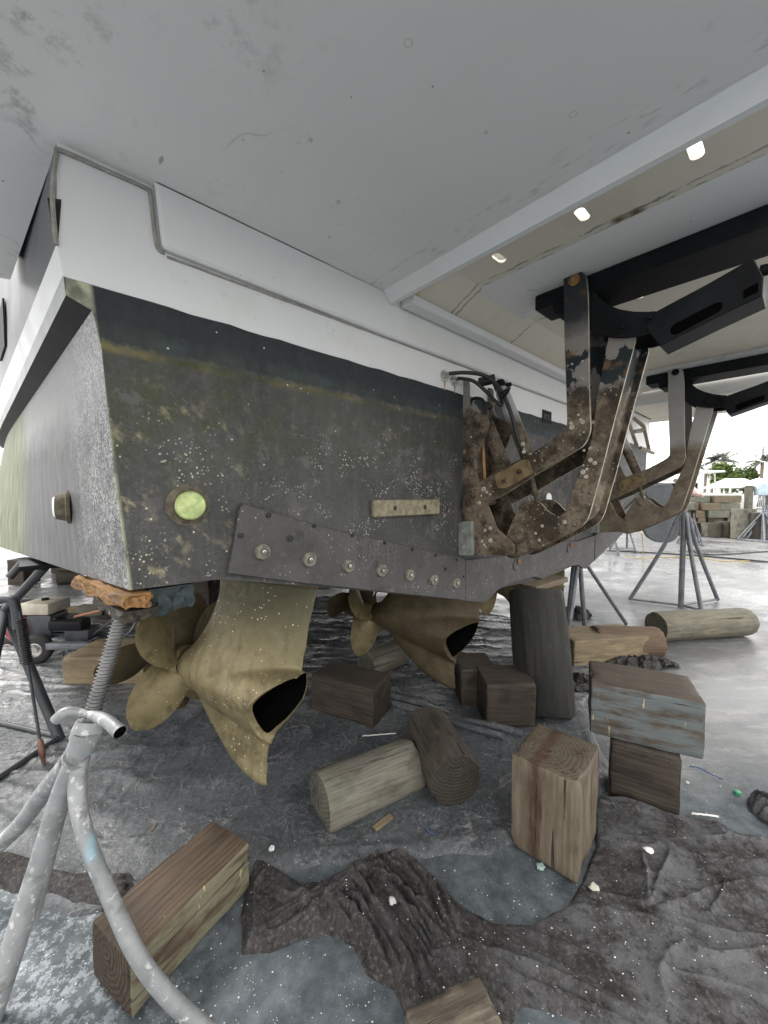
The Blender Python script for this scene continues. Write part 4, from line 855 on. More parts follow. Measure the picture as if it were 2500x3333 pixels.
    prof = [(a_l, bt_), (1.50, bt_), (1.50, 2.632), (sp(1940, 950, 1.9)[0], 2.632), (sp(1835, 1028, 1.9)[0]+.05, 2.60), (sp(1835, 1028, 1.9)[0], 2.585), (sp(1800, 1038, 1.9)[0], 2.585), (sp(1797, 987, 1.9)[0], 2.64), (a_l, 2.64)]
    B('lift_beam', prism('lift_beam', rounded(prof, .012, 3), FS, 1.900, 2.10, MT['black'], .004))
    B('beam_flange', prism('beam_flange', [(.62, 2.628), (1.50, 2.628), (1.50, 2.622), (.62, 2.622)], FS, 1.87, 2.13, MT['black']))
MT['rustrod'] = plain('rusty_rod', (.30, .17, .07), .5, .3, .4, 20)
k = M('cylinder_paint', .5, 0, .5); v_ = k.co(); zz_ = k.ma('ADD', k.xyz(v_)[2], k.ma('MULTIPLY', k.ma('SUBTRACT', k.noise(v_, 14, 6), .5), .10))
mr_ = k.n('ShaderNodeMapRange'); mr_.inputs[1].default_value = 2.04; mr_.inputs[2].default_value = 2.10; k.put(mr_.inputs[0], zz_)
k.col(k.mix(mr_.outputs[0], k.mix(k.ramp(k.noise(v_, 22, 7, .7), [(.4, 0.), (.6, 1.)]), (.05, .038, .025), (.19, .15, .10)), (.42, .41, .42))); k.bump(k.noise(v_, 30, 5), .5, .004); m_cyl = k.m
def barnacles():
    r = random.Random(11)
    MT['shell'] = plain('oyster_scar', (.42, .39, .33), .8, 0, .4, 60, .5)
    for i in range(46):
        u0, v0, s_ = r.choice([(1720, 1480, 1.844), (1880, 1380, 1.844), (1880, 1200, 1.844), (1900, 1560, 1.899), (1860, 1690, 1.899), (1760, 1740, 1.899), (1940, 1350, 1.899), (1920, 1480, 1.899), (1530, 1450, 1.869), (1590, 1750, 1.869), (1580, 1600, 1.844)])
        a, z = sp(u0+r.uniform(-22, 22), v0+r.uniform(-38, 38), s_)
        R_ = r.uniform(.005, .013)*(1.25 if r.random() < .2 else 1); bp('barnacle', lathe('barnacle', S(s_-.0005, a, z), -T, [(R_, 0), (R_*.9, R_*.35), (R_*.5, R_*.45), (R_*.4, R_*.2), (.0005, R_*.2)], MT['shell'], 10))
barnacles()
mech(0, MT['fouled'], MT['fouled'], None); mech(2.2, MT['armclean'], MT['armclean'], None)
# hoses on the near lift
def hose(px, s_list, r=.011, par=boat):
    pts = []
    for (u, v), s in zip(px, s_list):
        a, z = sp(u, v, s); pts.append(S(s, a, z))
    return bp('hydraulic_hose', tube('hydraulic_hose', smooth_path(pts, 6), r, MT['rubber'], 8), par)
s_a = tp(1448, 1224, .03)[0]; s_b = tp(1480, 1240, .03)[0]
hose([(1462, 1216), (1520, 1213), (1580, 1224), (1625, 1262), (1650, 1310), (1668, 1360), (1690, 1440), (1720, 1490)], [s_a+.02, 1.75, 1.84, 1.88, 1.9, 1.92, 1.95, 1.97], .012)
hose([(1492, 1231), (1540, 1240), (1580, 1272), (1615, 1308), (1632, 1318), (1632, 1300), (1618, 1262)], [s_b+.03, 1.80, 1.84, 1.86, 1.88, 1.9, 1.95], .011)
hose([(1618, 1262), (1638, 1290), (1658, 1262), (1632, 1275), (1600, 1240)], [1.95, 1.88, 1.84, 1.84, 1.9], .009)
hose([(1530, 1320), (1540, 1298), (1568, 1300), (1580, 1325), (1582, 1350)], [1.93]*5, .011)
hose([(1560, 1245), (1590, 1238), (1612, 1232)], [1.9, 1.92, 1.94], .030)
# ladder bracket at the far corner
def bar(name, P0, P1, r, mat, par=boat): return bp(name, tube(name, [P0, P1], r, mat, 4), par)
MT['alu'] = plain('aluminium_frame', (.42, .38, .32), .4, .4)
Y6 = 4.75
lp = {n: dp(u, v, Y6+dy) for n, (u, v, dy) in dict(a=(2040, 1357, 0), b=(2075, 1455, 0), c=(2062, 1360, .1), d=(2096, 1388, .1), e=(2115, 1470, .1), f=(2084, 1458, .0), g_=(2128, 1475, .1), h=(2010, 1438, 0), i=(2095, 1400, .1), j=(2065, 1405, .0)).items()}
for x, y in (('a', 'b'), ('c', 'd'), ('d', 'e'), ('f', 'g_'), ('h', 'b'), ('i', 'j')): bar('ladder_frame', lp[x], lp[y], .026, MT['alu'])
# ---------------- pod drives
def airfoil(n=18, t=.12):
    out = []
    for i in range(n):
        th = 2*pi*i/n; x = .5*(1+cos(th)); y = t*5*(.2969*sqrt(max(x, 0))-.126*x-.3516*x*x+.2843*x**3-.1036*x**4)*(1 if th <= pi else -1)
        out.append((x, y))
    return out      # x: 0 leading..1 trailing
def pod_mesh():
    """local: x forward, z up, origin at the top aft corner of the strut"""
    af = airfoil(28, .17)
    def loft(levels):       # levels (z, x_lead, x_trail, thickness, zslope)
        bm = bmesh.new(); rings = []
        for z, xl, xt, th in levels:
            rings.append([bm.verts.new((xl+(xt-xl)*x, y*th/.17*1.0, z)) for x, y in af])
        for A, B in zip(rings, rings[1:]):
            for i in range(len(A)): bm.faces.new((A[i], A[(i+1) % len(A)], B[(i+1) % len(B)], B[i]))
        bm.faces.new(rings[0]); bm.faces.new(rings[-1][::-1]); bmesh.ops.recalc_face_normals(bm, faces=bm.faces); return bm
    bms = []
    bms.append(loft([(.03, .70, -.0, .10), (0, .69, .0, .095), (-.03, .675, .005, .085), (-.10, .665, .012, .085), (-.18, .68, .025, .11), (-.26, .70, .030, .15), (-.32, .73, .034, .19), (-.37, .76, .040, .225), (-.42, .78, .055, .26), (-.48, .80, .10, .275), (-.54, .79, .15, .27), (-.60, .73, .2, .22)]))
    # torpedo
    bm = bmesh.new(); rings = []; N = 28
    for x, zc, ry, rz in [(.82, -.500, .086, .088), (.79, -.501, .096, .098), (.73, -.505, .118, .118), (.62, -.520, .128, .135), (.50, -.540, .136, .150), (.34, -.565, .140, .170), (.22, -.585, .136, .182), (.12, -.595, .130, .185), (.03, -.60, .125, .185)]:
        rings.append([bm.verts.new((x, ry*cos(2*pi*i/N)*(1-.30*max(0, -sin(2*pi*i/N))*(1 if x < .4 else 0)), zc+rz*sin(2*pi*i/N))) for i in range(N)])
    for A, B in zip(rings, rings[1:]):
        for i in range(N): bm.faces.new((A[i], A[(i+1) % N], B[(i+1) % N], B[i]))
    bm.faces.new(rings[0]); bm.faces.new(rings[-1][::-1]); bmesh.ops.recalc_face_normals(bm, faces=bm.faces); bms.append(bm)
    bms.append(loft([(-.56, .76, .14, .20), (-.63, .71, .16, .155), (-.70, .65, .175, .110), (-.77, .585, .185, .076), (-.84, .50, .182, .052), (-.90, .43, .176, .042), (-.945, .33, .170, .034), (-.975, .23, .168, .026)]))
    # fillet between strut trailing edge and exhaust top
    bms.append(loft([(-.36, .5, .035, .10), (-.42, .5, .045, .15), (-.47, .5, .085, .20), (-.52, .5, .16, .20)]))
    bm = bmesh.new()
    for b in bms:
        t_ = bpy.data.meshes.new('t'); b.to_mesh(t_); b.free(); bm.from_mesh(t_)
    me = bpy.data.meshes.new('pod'); bm.to_mesh(me); bm.free()
    o = bpy.data.objects.new('pod', me); COL.objects.link(o)
    r = o.modifiers.new('r', 'REMESH'); r.mode = 'VOXEL'; r.voxel_size = .0085
    sm = o.modifiers.new('s', 'SMOOTH'); sm.iterations = 26; sm.factor = .5
    # cutters: aft end plane and the hollow
    bm = bmesh.new(); hexa(bm, [(-.6, -.4, -.435), (.062, -.4, -.435), (.062, .4, -.435), (-.6, .4, -.435), (-.6, -.4, -.436), (.062, -.4, -.436), (.062, .4, -.436), (-.6, .4, -.436)])
    bm.free(); bm = bmesh.new()
    # wedge prism removing the tail behind a slanted line
    prof = [(-.5, -.42), (.050, -.425), (.072, -.44), (.090, -.47), (.115, -.51), (.14, -.56), (.165, -.61), (.185, -.66), (.20, -.71), (.205, -.745), (.15, -.765), (-.5, -.765)]
    zz_c = np.linspace(-.435, -.805, 28); xx_c = np.interp(-zz_c, [.435, .45, .47, .51, .56, .61, .66, .71, .74, .755, .805], [.052, .074, .090, .115, .14, .165, .185, .20, .203, .196, .160])
    ys_c = np.linspace(-.2, .2, 13); grid = []
    for y in ys_c:
        q = max(-.07, min(.13, y)); row = [(-.5, y, -.43)]
        for x, z in zip(xx_c, zz_c):
            w_ = max(0, sin(pi*min(1, (z+.435)/(-.32))))**.8; row.append((x+.62*q*w_, y, z))
        row.append((-.5, y, -.81)); grid.append([bm.verts.new(p) for p in row])
    for A, B in zip(grid, grid[1:]):
        n_ = len(A)
        for i in range(n_): bm.faces.new((A[i], A[(i+1) % n_], B[(i+1) % n_], B[i]))
    bm.faces.new(grid[0]); bm.faces.new(grid[-1][::-1]); bmesh.ops.triangulate(bm, faces=bm.faces[:])
    bmesh.ops.recalc_face_normals(bm, faces=bm.faces); c1 = bpy.data.meshes.new('c1'); bm.to_mesh(c1); bm.free()
    bm = bmesh.new(); rings = []
    for x, zc, ry, rz in [(.50, -.54, .06, .07), (.40, -.55, .105, .125), (.30, -.565, .122, .150), (.20, -.575, .122, .158), (.10, -.58, .116, .160), (-.2, -.58, .112, .160)]:
        rings.append([bm.verts.new((x, ry*cos(2*pi*i/N)*(1-.45*max(0, -sin(2*pi*i/N))), zc+rz*sin(2*pi*i/N))) for i in range(N)])
    for A, B in zip(rings, rings[1:]):
        for i in range(N): bm.faces.new((A[i], A[(i+1) % N], B[(i+1) % N], B[i]))
    bm.faces.new(rings[0]); bm.faces.new(rings[-1][::-1]); bmesh.ops.recalc_face_normals(bm, faces=bm.faces); c2 = bpy.data.meshes.new('c2'); bm.to_mesh(c2); bm.free()
    c2.materials.append(MT['cavity'])
    oc1 = bpy.data.objects.new('c1', c1); oc2 = bpy.data.objects.new('c2', c2); COL.objects.link(oc1); COL.objects.link(oc2)
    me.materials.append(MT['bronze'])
    for oc in (oc1, oc2):
        b = o.modifiers.new('b', 'BOOLEAN'); b.object = oc; b.operation = 'DIFFERENCE'; b.solver = 'EXACT'; b.material_mode = 'TRANSFER'
    dg = bpy.context.evaluated_depsgraph_get(); out = bpy.data.meshes.new_from_object(o.evaluated_get(dg))
    for x in (o, oc1, oc2): bpy.data.objects.remove(x)
    return autosmooth(out, 38)
POD = pod_mesh()
def blade_mesh(R, r0, wmax, pitch, hand, mat, rake=0.):
    nu, nv = 16, 12; vs = []; U = np.linspace(0, 1, nu)
    W_ = np.interp(U, [0, .1, .25, .42, .6, .75, .87, .95, 1], [.55, .72, .92, 1.0, .99, .90, .70, .46, .10])
    for side in (1, -1):
        for i, u in enumerate(U):
            r = r0+(R-r0)*u; be = math.atan2(pitch, 2*pi*r); be = min(be, radians(58)); w = wmax*W_[i]; th = .010*(1-u*.75)
            for j in range(nv):
                q = -1+2*j/(nv-1); c = q*w*.5+.02*u; tt = th*(1-q*q)*side
                ax = c*sin(be)*hand+tt*cos(be)+rake*u; tg = c*cos(be)-tt*sin(be)*hand; ang = tg/max(r, .1)*.82
                vs.append((ax, r*sin(ang), r*cos(ang)))
    Fs = []; off = nu*nv
    for i in range(nu-1):
        for j in range(nv-1):
            a = i*nv+j; Fs.append((a, a+1, a+nv+1, a+nv)); Fs.append((off+a, off+a+nv, off+a+nv+1, off+a+1))
    for i in range(nu-1):
        for j in (0, nv-1): a = i*nv+j; Fs.append((a, a+nv, off+a+nv, off+a))
    for j in range(nv-1):
        for i in (0, nu-1): a = i*nv+j; Fs.append((a, off+a, off+a+1, a+1))
    me = mesh('propeller_blade', vs, Fs, mat); bm = bmesh.new(); bm.from_mesh(me); bmesh.ops.remove_doubles(bm, verts=bm.verts, dist=.0003); bmesh.ops.recalc_face_normals(bm, faces=bm.faces); bm.to_mesh(me); bm.free()
    return autosmooth(me, 60)
BL_A = blade_mesh(.385, .07, .335, .46, -1, MT['bronzeb']); BL_F = blade_mesh(.39, .06, .30, .50, 1, MT['bronzed'])
HUBA = autosmooth(mesh('propeller_hub', *disc_arr((.825, 0, -.5), (1, 0, 0), [(.084, 0), (.083, .05), (.078, .115)], 28), MT['bronzeb']), 40)
HUBF = autosmooth(mesh('propeller_hub', *disc_arr((.945, 0, -.5), (1, 0, 0), [(.077, 0), (.072, .07), (.058, .14), (.030, .18), (.001, .19)], 28), MT['bronzed']), 40)
COLLAR = autosmooth(mesh('shaft_collar', *disc_arr((.815, 0, -.5), (1, 0, 0), [(.080, -.01), (.080, .012)], 28), MT['cavity']), 40)
FLG = prism('mounting_flange', [(-.03, -.05), (.12, -.085), (.45, -.10), (.70, -.06), (.76, 0), (.70, .06), (.45, .10), (.12, .085), (-.03, .05)], lambda x, y, z: Vector((x, y, z)), -.012, .006, MT['bronzed'], .003)
SEAM = autosmooth(mesh('flange_bolt', *disc_arr((0, 0, 0), (0, 0, 1), [(.012, -.01), (.012, .0), (.009, .002), (.001, .002)], 6), MT['steel']), 40)
ANODE = autosmooth(mesh('ring_anode', *disc_arr((.765, 0, -.502), (1, 0, 0), [(.112, 0), (.114, .01), (.107, .03), (.101, .036)], 28), MT['zincd']), 40)
def pod(O, head, tilt, phA, phF, dark=False, sx=1.):
    h = radians(head); d = Vector((-cos(h), sin(h), 0)); n = Vector((sin(h), cos(h), 0)); t = radians(tilt); U = (n*sin(t)+Vector((0, 0, 1))*cos(t)); y = U.cross(d)
    Mx = Matrix.Identity(4)
    for i in range(3): Mx[i][0] = d[i]*sx; Mx[i][1] = y[i]; Mx[i][2] = U[i]; Mx[i][3] = O[i]
    def add(nm, me, par, L=Matrix.Identity(4)):
        o = bpy.data.objects.new(nm, me); COL.objects.link(o); o.parent = par; o.matrix_parent_inverse = Matrix.Identity(4); o.matrix_basis = L; return o
    p = add('pod_drive', POD, boat, Matrix.Translation(boat.location).inverted() @ Mx)
    add('propeller_hub', HUBA, p); add('propeller_hub', HUBF, p); add('shaft_collar', COLLAR, p); add('mounting_flange', FLG, p)
    for k_ in range(4): add('propeller_blade', BL_A, p, Matrix.Translation((.875, 0, -.5)) @ Matrix.Rotation(phA+k_*2*pi/4, 4, 'X'))
    for k_ in range(3): add('propeller_blade', BL_F, p, Matrix.Translation((1.02, 0, -.5)) @ Matrix.Rotation(phF+k_*2*pi/3, 4, 'X'))
    if dark:  # second pod hangs in shade: its casting gets a darkened bronze colour
        for o_ in [p]+list(p.children):
            if o_.data.materials and o_.data.materials[0] == MT['bronze']: o_.material_slots[0].link = 'OBJECT'; o_.material_slots[0].material = MT['bronzed']
    return p
P1_ = hit(1040, 1910, C0-AFT*.08, AFT)
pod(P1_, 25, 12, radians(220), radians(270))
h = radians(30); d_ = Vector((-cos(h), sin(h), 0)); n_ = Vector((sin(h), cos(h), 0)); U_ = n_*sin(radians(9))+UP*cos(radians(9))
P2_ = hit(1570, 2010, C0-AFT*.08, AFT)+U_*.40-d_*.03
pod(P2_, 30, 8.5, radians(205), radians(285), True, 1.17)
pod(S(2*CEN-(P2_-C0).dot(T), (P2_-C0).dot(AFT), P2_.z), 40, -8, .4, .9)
# ================================================================= TIMBERS
def timber(name, A, B, Cc, h, mat, label, cat='timber block', group=None, z0=0, bev=.012, long=None, wear=.004):
    """A near bottom corner, B along length direction, Cc along the width; plan points"""
    A = Vector((A[0], A[1])); d = Vector((B[0], B[1]))-A; L = d.length; d.normalize(); n = Vector((-d.y, d.x)); c = Vector((Cc[0], Cc[1]))-A; Wd = abs(c.dot(n)); sg = 1 if c.dot(n) > 0 else -1
    cen = A+d*L/2+n*sg*Wd/2; seed = random.random()*50
    up = long == 'z'
    dims = (L, Wd, h) if not up else (h, Wd, L)
    bm = bmesh.new(); x, y, z = dims[0]/2, dims[1]/2, dims[2]/2
    hexa(bm, [(-x, -y, -z), (x, -y, -z), (x, y, -z), (-x, y, -z), (-x, -y, z), (x, -y, z), (x, y, z), (-x, y, z)])
    bmesh.ops.bevel(bm, geom=bm.edges[:], offset=bev, segments=2, profile=.55, affect='EDGES')
    long_e = [e for e in bm.edges if e.calc_length() > .06]
    bmesh.ops.subdivide_edges(bm, edges=long_e, cuts=9, use_grid_fill=True)
    for v in bm.verts:
        p = v.co*7+Vector((seed, 0, 0)); cn = sorted((abs(v.co.x)/x, abs(v.co.y)/y, abs(v.co.z)/z))
        from_n = mnoise.noise_vector(p)*wear+mnoise.noise_vector(p*4)*wear*.35
        if cn[1] > .93: from_n -= v.co.normalized()*max(0, mnoise.noise(p*2.6)-.12)*.03*min(1, wear/.004)
        v.co += from_n
    me = bm_mesh(name, bm, mat, 50)
    o = link(name, me); rz = atan2(d.y, d.x)
    if up: o.matrix_basis = Matrix.Translation((cen.x, cen.y, z0+h/2)) @ Matrix.Rotation(rz, 4, 'Z') @ Matrix.Rotation(pi/2, 4, 'Y')
    else: o.location = (cen.x, cen.y, z0+h/2); o.rotation_euler.z = rz
    tag(o, label, cat, group or 'loose wooden blocks'); return o
from mathutils import noise as mnoise
def log(name, P0, P1, r, mat, label, group='loose round logs', end_mat=None, taper=1., rough=.01, n=28, mats=None):
    P0 = Vector(P0); P1 = Vector(P1); L = (P1-P0).length; m = 34; n = 44 if r < .5 and L < 1.2 else n; seed = random.random()*40
    bm = bmesh.new(); rings = []
    for i in range(m):
        f = i/(m-1); x = -L/2+L*f; rr = r*(1+(taper-1)*f)
        if i in (0, m-1): rr *= .97
        ring = []
        for k_ in range(n):
            a = 2*pi*k_/n; q = rr*(1+.05*(mnoise.noise(Vector((cos(a)*1.3+seed, sin(a)*1.3, x*1.2))))) + rough*(mnoise.noise(Vector((cos(a)*6+seed, sin(a)*6, x*1.6)))) - rough*.9*max(0, mnoise.noise(Vector((cos(a)*11+seed, sin(a)*11, x*2.2)))-.15)
            ring.append(bm.verts.new((x, q*cos(a), q*sin(a))))
        rings.append(ring)
    for A, B in zip(rings, rings[1:]):
        for k_ in range(n): bm.faces.new((A[k_], A[(k_+1) % n], B[(k_+1) % n], B[k_]))
    bm.faces.new(rings[0][::-1]); bm.faces.new(rings[-1])
    bmesh.ops.recalc_face_normals(bm, faces=bm.faces); me = bpy.data.meshes.new(name); bm.to_mesh(me); bm.free(); me.materials.append(mat)
    if mats:
        me.materials.append(mats); 
        for p in me.polygons:
            if p.center.x > L*.32: p.material_index = 1
    autosmooth(me, 55)
    o = link(name, me); q = (P1-P0).to_track_quat('X', 'Z'); o.rotation_mode = 'QUATERNION'; o.rotation_quaternion = q; o.location = (P0+P1)/2
    tag(o, label, 'log', group); return o
def G2(u, v, z=0): p = zp(u, v, z); return (p.x, p.y)
# upright block, right
timber('wooden_block', G2(1880, 2884), G2(1660, 2747), G2(1944, 2715), .43, MT['w_grey'], 'tall pale wooden block standing on end with red-brown streaks, nearest right', long='z')
# leaning stack right
timber('wooden_block', G2(2212, 2668), G2(1982, 2590), G2(2238, 2600), .305, MT['w_dark'], 'dark brown block under the teal-stained one at the right, half over the cloth', wear=.004)
timber('wooden_block', G2(2292, 2477, .307), G2(1920, 2387, .307), G2(2275, 2205, .592), .285, MT['w_teal'], 'blue-grey stained block resting askew on top of a dark brown block', z0=.307)
# centre
timber('wooden_block', G2(1215, 2374), G2(1012, 2312), G2(1283, 2310), .275, MT['w_dark'], 'wet dark brown block behind the grey log, between the two pod drives')
timber('wooden_block', G2(1500, 2302), G2(1618, 2300), G2(1462, 2235), .29, MT['w_dark'], 'nearly black block standing behind the second pod drive skeg', wear=.003)
timber('wooden_block', G2(1583, 2372), G2(1745, 2372), G2(1583, 2290), .31, MT['w_dark'], 'dark damp block tucked behind the thick dark piling')
# far under-hull
timber('wooden_block', G2(203, 2234), G2(470, 2228), G2(250, 2160), .24, MT['w_pale'], 'grey block with a pale orange wet patch behind the threaded stand screw')
# foreground left
timber('wooden_block', G2(427, 3337-12), G2(815, 2885), G2(262, 3215), .19, MT['w_brown'], 'large reddish brown grained timber lying in the left foreground beside the pipe leg', bev=.010)
# foreground bottom
timber('wooden_block', G2(1313, 3275, .20), G2(1560, 3160, .20), G2(1420, 3450, .20), .20, m_wood('scuffed_end_block', (.36, .32, .25), (.10, .08, .06), .7, 14, .5), 'scuffed grey-brown block cut off by the bottom edge of the picture')
# right row
timber('wooden_block', G2(1868, 2172), G2(2112, 2152), G2(1845, 2115), .245, MT['w_pale'], 'pale pine block with a knot lying in front of the reddish log')
for i_, lab in enumerate(('bottom', 'middle', 'top')):
    a_ = Vector(((545-1250)/F*3.45, 3.45)); timber('wooden_block', (a_.x+.01*i_, a_.y), (a_.x+.34+.01*i_, a_.y-.01), (a_.x, a_.y+.5), .292, MT['w_dark'], lab+' block of the dark crib under the hull behind the near propeller', z0=.294*i_, group='crib of blocks under the hull')
log('log', dp(1040, 2612, 1.84), dp(1338, 2488, 2.14), .135, MT['w_log'], 'short grey weathered log lying in the centre foreground')
P_a = zp(1485, 2545, .13); P_b = P_a+Vector((-.10, .47, 0)); P_a.z = P_b.z = .135
log('log', P_b, P_a, .135, MT['w_logdark'], 'dark round log with its cut end facing the viewer, right of the grey log')
MT['bluepaint'] = plain('blue_paint', (.16, .33, .50), .6)
a_ = zp(1190, 2165, .12); b_ = zp(1335, 2110, .12); log('log', a_, b_, .12, MT['w_log'], 'grey log with a blue painted end behind the second propeller', mats=MT['bluepaint'])
a_ = zp(2135, 2040, .15); b_ = zp(2425, 2022, .15); log('log', a_, b_, .155, m_wood('cracked_pale_log', (.30, .28, .215), (.10, .09, .065), .5, 21, .4, .1), 'long cracked yellowish log lying far right on the open yard')
a_ = zp(1935, 2085, .14); b_ = zp(2140, 2090, .14); log('log', a_, b_, .15, m_wood('reddish_log', (.23, .16, .11), (.085, .055, .036), .4, 22, .6), 'reddish brown log between the pale block and the yellowish log')
a_ = zp(188, 1880, .12); b_ = zp(262, 1874, .12); log('log', a_, b_, .13, MT['w_logdark'], 'small grey log far left on the wet yard behind the hull')
for u, v, w_, hh, lab in ((50, 1905, 1.0, .45, 'dark square block far left beyond the stand'), (190, 1868, .9, .30, 'dark block behind the small far left log')):
    timber('wooden_block', G2(u-25, v), G2(u+28, v), G2(u-25, v-14), hh, MT['w_dark'], lab)
# thick piling carrying the keel
pt = dp(1744, 1900, 3.05); pb_ = dp(1775, 2300, 2.76); pb_.z = 0
pl = log('piling', pb_, (pt.x, pt.y, .83), .198, MT['w_pole'], 'thick dark round piling standing upright under the keel of the boat', group='supports under the hull', taper=1.05, n=36, rough=.014)
# wedges on the piling
for i, (pts, mt, lab) in enumerate([(((1745, 1928), (1850, 1895), (1620, 1900)), MT['w_tan'], 'thin reddish board wedged on top of the thick dark piling'), ]):
    timber('wedge_board', G2(*pts[0], .83), G2(*pts[1], .83), G2(*pts[2], .83), .042, mt, lab, 'wedge', 'shims under the hull', z0=.832, bev=.003, wear=.002)
# splintered pad on the near stand
def slab(name, P, h, mat, label, cat, group, wear=.012, seed=3, cuts=9):
    bm = bmesh.new(); hexa(bm, [Vector(p)-UP*h for p in P]+[Vector(p) for p in P]); bmesh.ops.subdivide_edges(bm, edges=bm.edges[:], cuts=cuts, use_grid_fill=True)
    c = sum((Vector(p) for p in P), Vector())/4-UP*h/2
    for v in bm.verts:
        q = v.co*18+Vector((seed, seed, 0)); 
        if v.co.z < max(p[2] for p in P)-h*.1: v.co += mnoise.noise_vector(q)*wear+mnoise.noise_vector(v.co*60)*wear*.4
        v.co -= c
    me = bm_mesh(name, bm, mat, 30); o = link(name, me); o.location = c; tag(o, label, cat, group); return o
q0 = S(-.02, -.02, 1.262); 
def chine(t, ds=0, dz=0): s, a, z = side_pt(0, 1.274, 50.3, t, -.044); return S(s+ds, a, z+dz)
slab('support_pad', [chine(-.03, -.025, -.012), chine(.62, -.03, -.004), chine(.62, .07, -.004), chine(-.03, .055, -.012)], .05, MT['w_orange'], 'splintered orange wooden pad squeezed under the near corner of the hull', 'wood pad', 'shims under the hull', .022)
slab('support_pad', [chine(-.03, -.03, -.068), chine(.34, -.02, -.062), chine(.34, .08, -.062), chine(-.03, .07, -.068)], .035, MT['w_dark'], 'dark split board just below the splintered orange pad', 'wood pad', 'shims under the hull', .016, 9)
slab('rubber_pad', [S(.06, -.012, 1.262), S(.205, -.02, 1.262), S(.22, -.26, 1.255), S(.06, -.26, 1.258)], .085, plain('torn_teal_pad', (.028, .040, .042), .75, 0, .8, 24, 1.), 'torn dark teal pad jammed under the transom right of the orange wood', 'pad', 'shims under the hull', .028, 5)
# ================================================================= JACK STANDS
def stand_near():
    e = empty('jack_stand', (dp(285, 2370, 1.28).x, 1.28, 0)); tag(e, 'near silver pipe boat stand with coarse threaded screw under the hull corner', 'boat stand', 'boat jack stands')
    def L(nm, me, par=e): return link(nm, me, par)
    J = dp(285, 2375, 1.28); top_ = dp(402, 1985, 1.40)
    ax = (top_-J).normalized()
    # tube socket and legs
    L('socket', tube('socket', [J-ax*.02, J+ax*.02, J+ax*.021, J-ax*.20], [.044, .044, .040, .040], MT['galv'], 20)) if False else None
    Jd = dp(235, 2480, 1.27)
    soc = L('socket', tube('socket', [dp(262, 2440, 1.275), dp(288, 2372, 1.28)], [.042, .040], MT['galv'], 20))
    L('collar', tube('collar', [dp(278, 2398, 1.28), dp(287, 2372, 1.28)], [.046, .046], MT['galv'], 20), soc)
    legs = [([dp(268, 2425, 1.275), dp(200, 2590, 1.26), dp(120, 2850, 1.22), zp(-40, 3330, 0)], [.032, .033, .034, .035]),
            ([dp(262, 2430, 1.29), dp(252, 2590, 1.24), dp(282, 2730, 1.19), dp(350, 2900, 1.13), dp(442, 3100, 1.075), dp(550, 3245, 1.08), zp(690, 3370, 0)], [.030, .026, .023, .0225, .0225, .0225, .0225]),
            ([dp(230, 2480, 1.30), dp(150, 2570, 1.42), dp(20, 2730, 1.5), zp(-330, 3010, 0)], [.034, .032, .031, .031])]
    for P, R in legs:
        SPth = smooth_path(P, 6); rr = list(np.interp(np.linspace(0, 1, len(SPth)), np.linspace(0, 1, len(R)), R)); L('leg', tube('leg', SPth, rr, MT['galv'], 18))
    L('brace', tube('brace', [dp(205, 2560, 1.265), dp(150, 2800, 1.235), dp(95, 3000, 1.20)], .026, MT['galv'], 12))
    for a_, b_, r_ in ((.30, .33, .037),):
        p_ = dp(246, 2470, 1.275); q_ = dp(252, 2462, 1.275); L('weld_bead', tube('weld_bead', [p_, q_], .043, MT['galv'], 18))
    # screw with helical thread
    Lr = (top_-J).length; nT = 34; seg = 14; x = ax.orthogonal().normalized(); y = ax.cross(x); vs = []; fs = []; N = nT*seg; prof = [(.0205, 0), (.0205, .25), (.0265, .42), (.0265, .62), (.0205, .8)]
    pt_ = Lr/nT; m = len(prof)
    for i in range(N+1):
        a = 2*pi*i/seg; b = J+ax*(pt_*i/seg)
        for r_, f_ in prof: vs.append(b+ax*(f_*pt_)+(x*cos(a)+y*sin(a))*r_)
    for i in range(N):
        for j in range(m-1): a = i*m+j; fs.append((a, a+1, a+m+1, a+m))
        if i+seg <= N: a = i*m+m-1; fs.append((a, (i+seg)*m, (i+1+seg)*m, a+m)) if (i+1+seg) <= N else None
    L('screw', autosmooth(mesh('screw', vs, fs, MT['screw']), 40))
    L('screw_core', tube('screw_core', [J, top_], .0203, MT['screw'], 14))
    L('top_cup', tube('top_cup', [top_-ax*.02, top_-ax*.019, top_+ax*.05], [.030, .041, .046], MT['galv'], 20))
    # wing nut handles: flattened pipe bent down either side
    nut = L('wing_nut', tube('wing_nut', [J-ax*.005, J+ax*.03], [.046, .040], MT['galv'], 18))
    hp = smooth_path([dp(180, 2345, 1.24), dp(215, 2318, 1.25), dp(262, 2318, 1.27), dp(300, 2328, 1.27), dp(345, 2345, 1.22), dp(392, 2385, 1.17)], 5)
    R = list(np.interp(np.linspace(0, 1, len(hp)), [0, .15, .35, .5, .65, 1], [.017, .018, .013, .011, .017, .020])); vs_, fs_ = tube_arr(hp, R, 16, cap=False)
    L('wing_handle', autosmooth(mesh('wing_handle', vs_, fs_, MT['galv']), 60), nut)
    L('handle_bore', tube('handle_bore', [hp[-1]+(hp[-2]-hp[-1])*.3, hp[-1]+(hp[-2]-hp[-1])*.25], .0175, MT['cavity'], 14), nut)
    return e
stand_near()
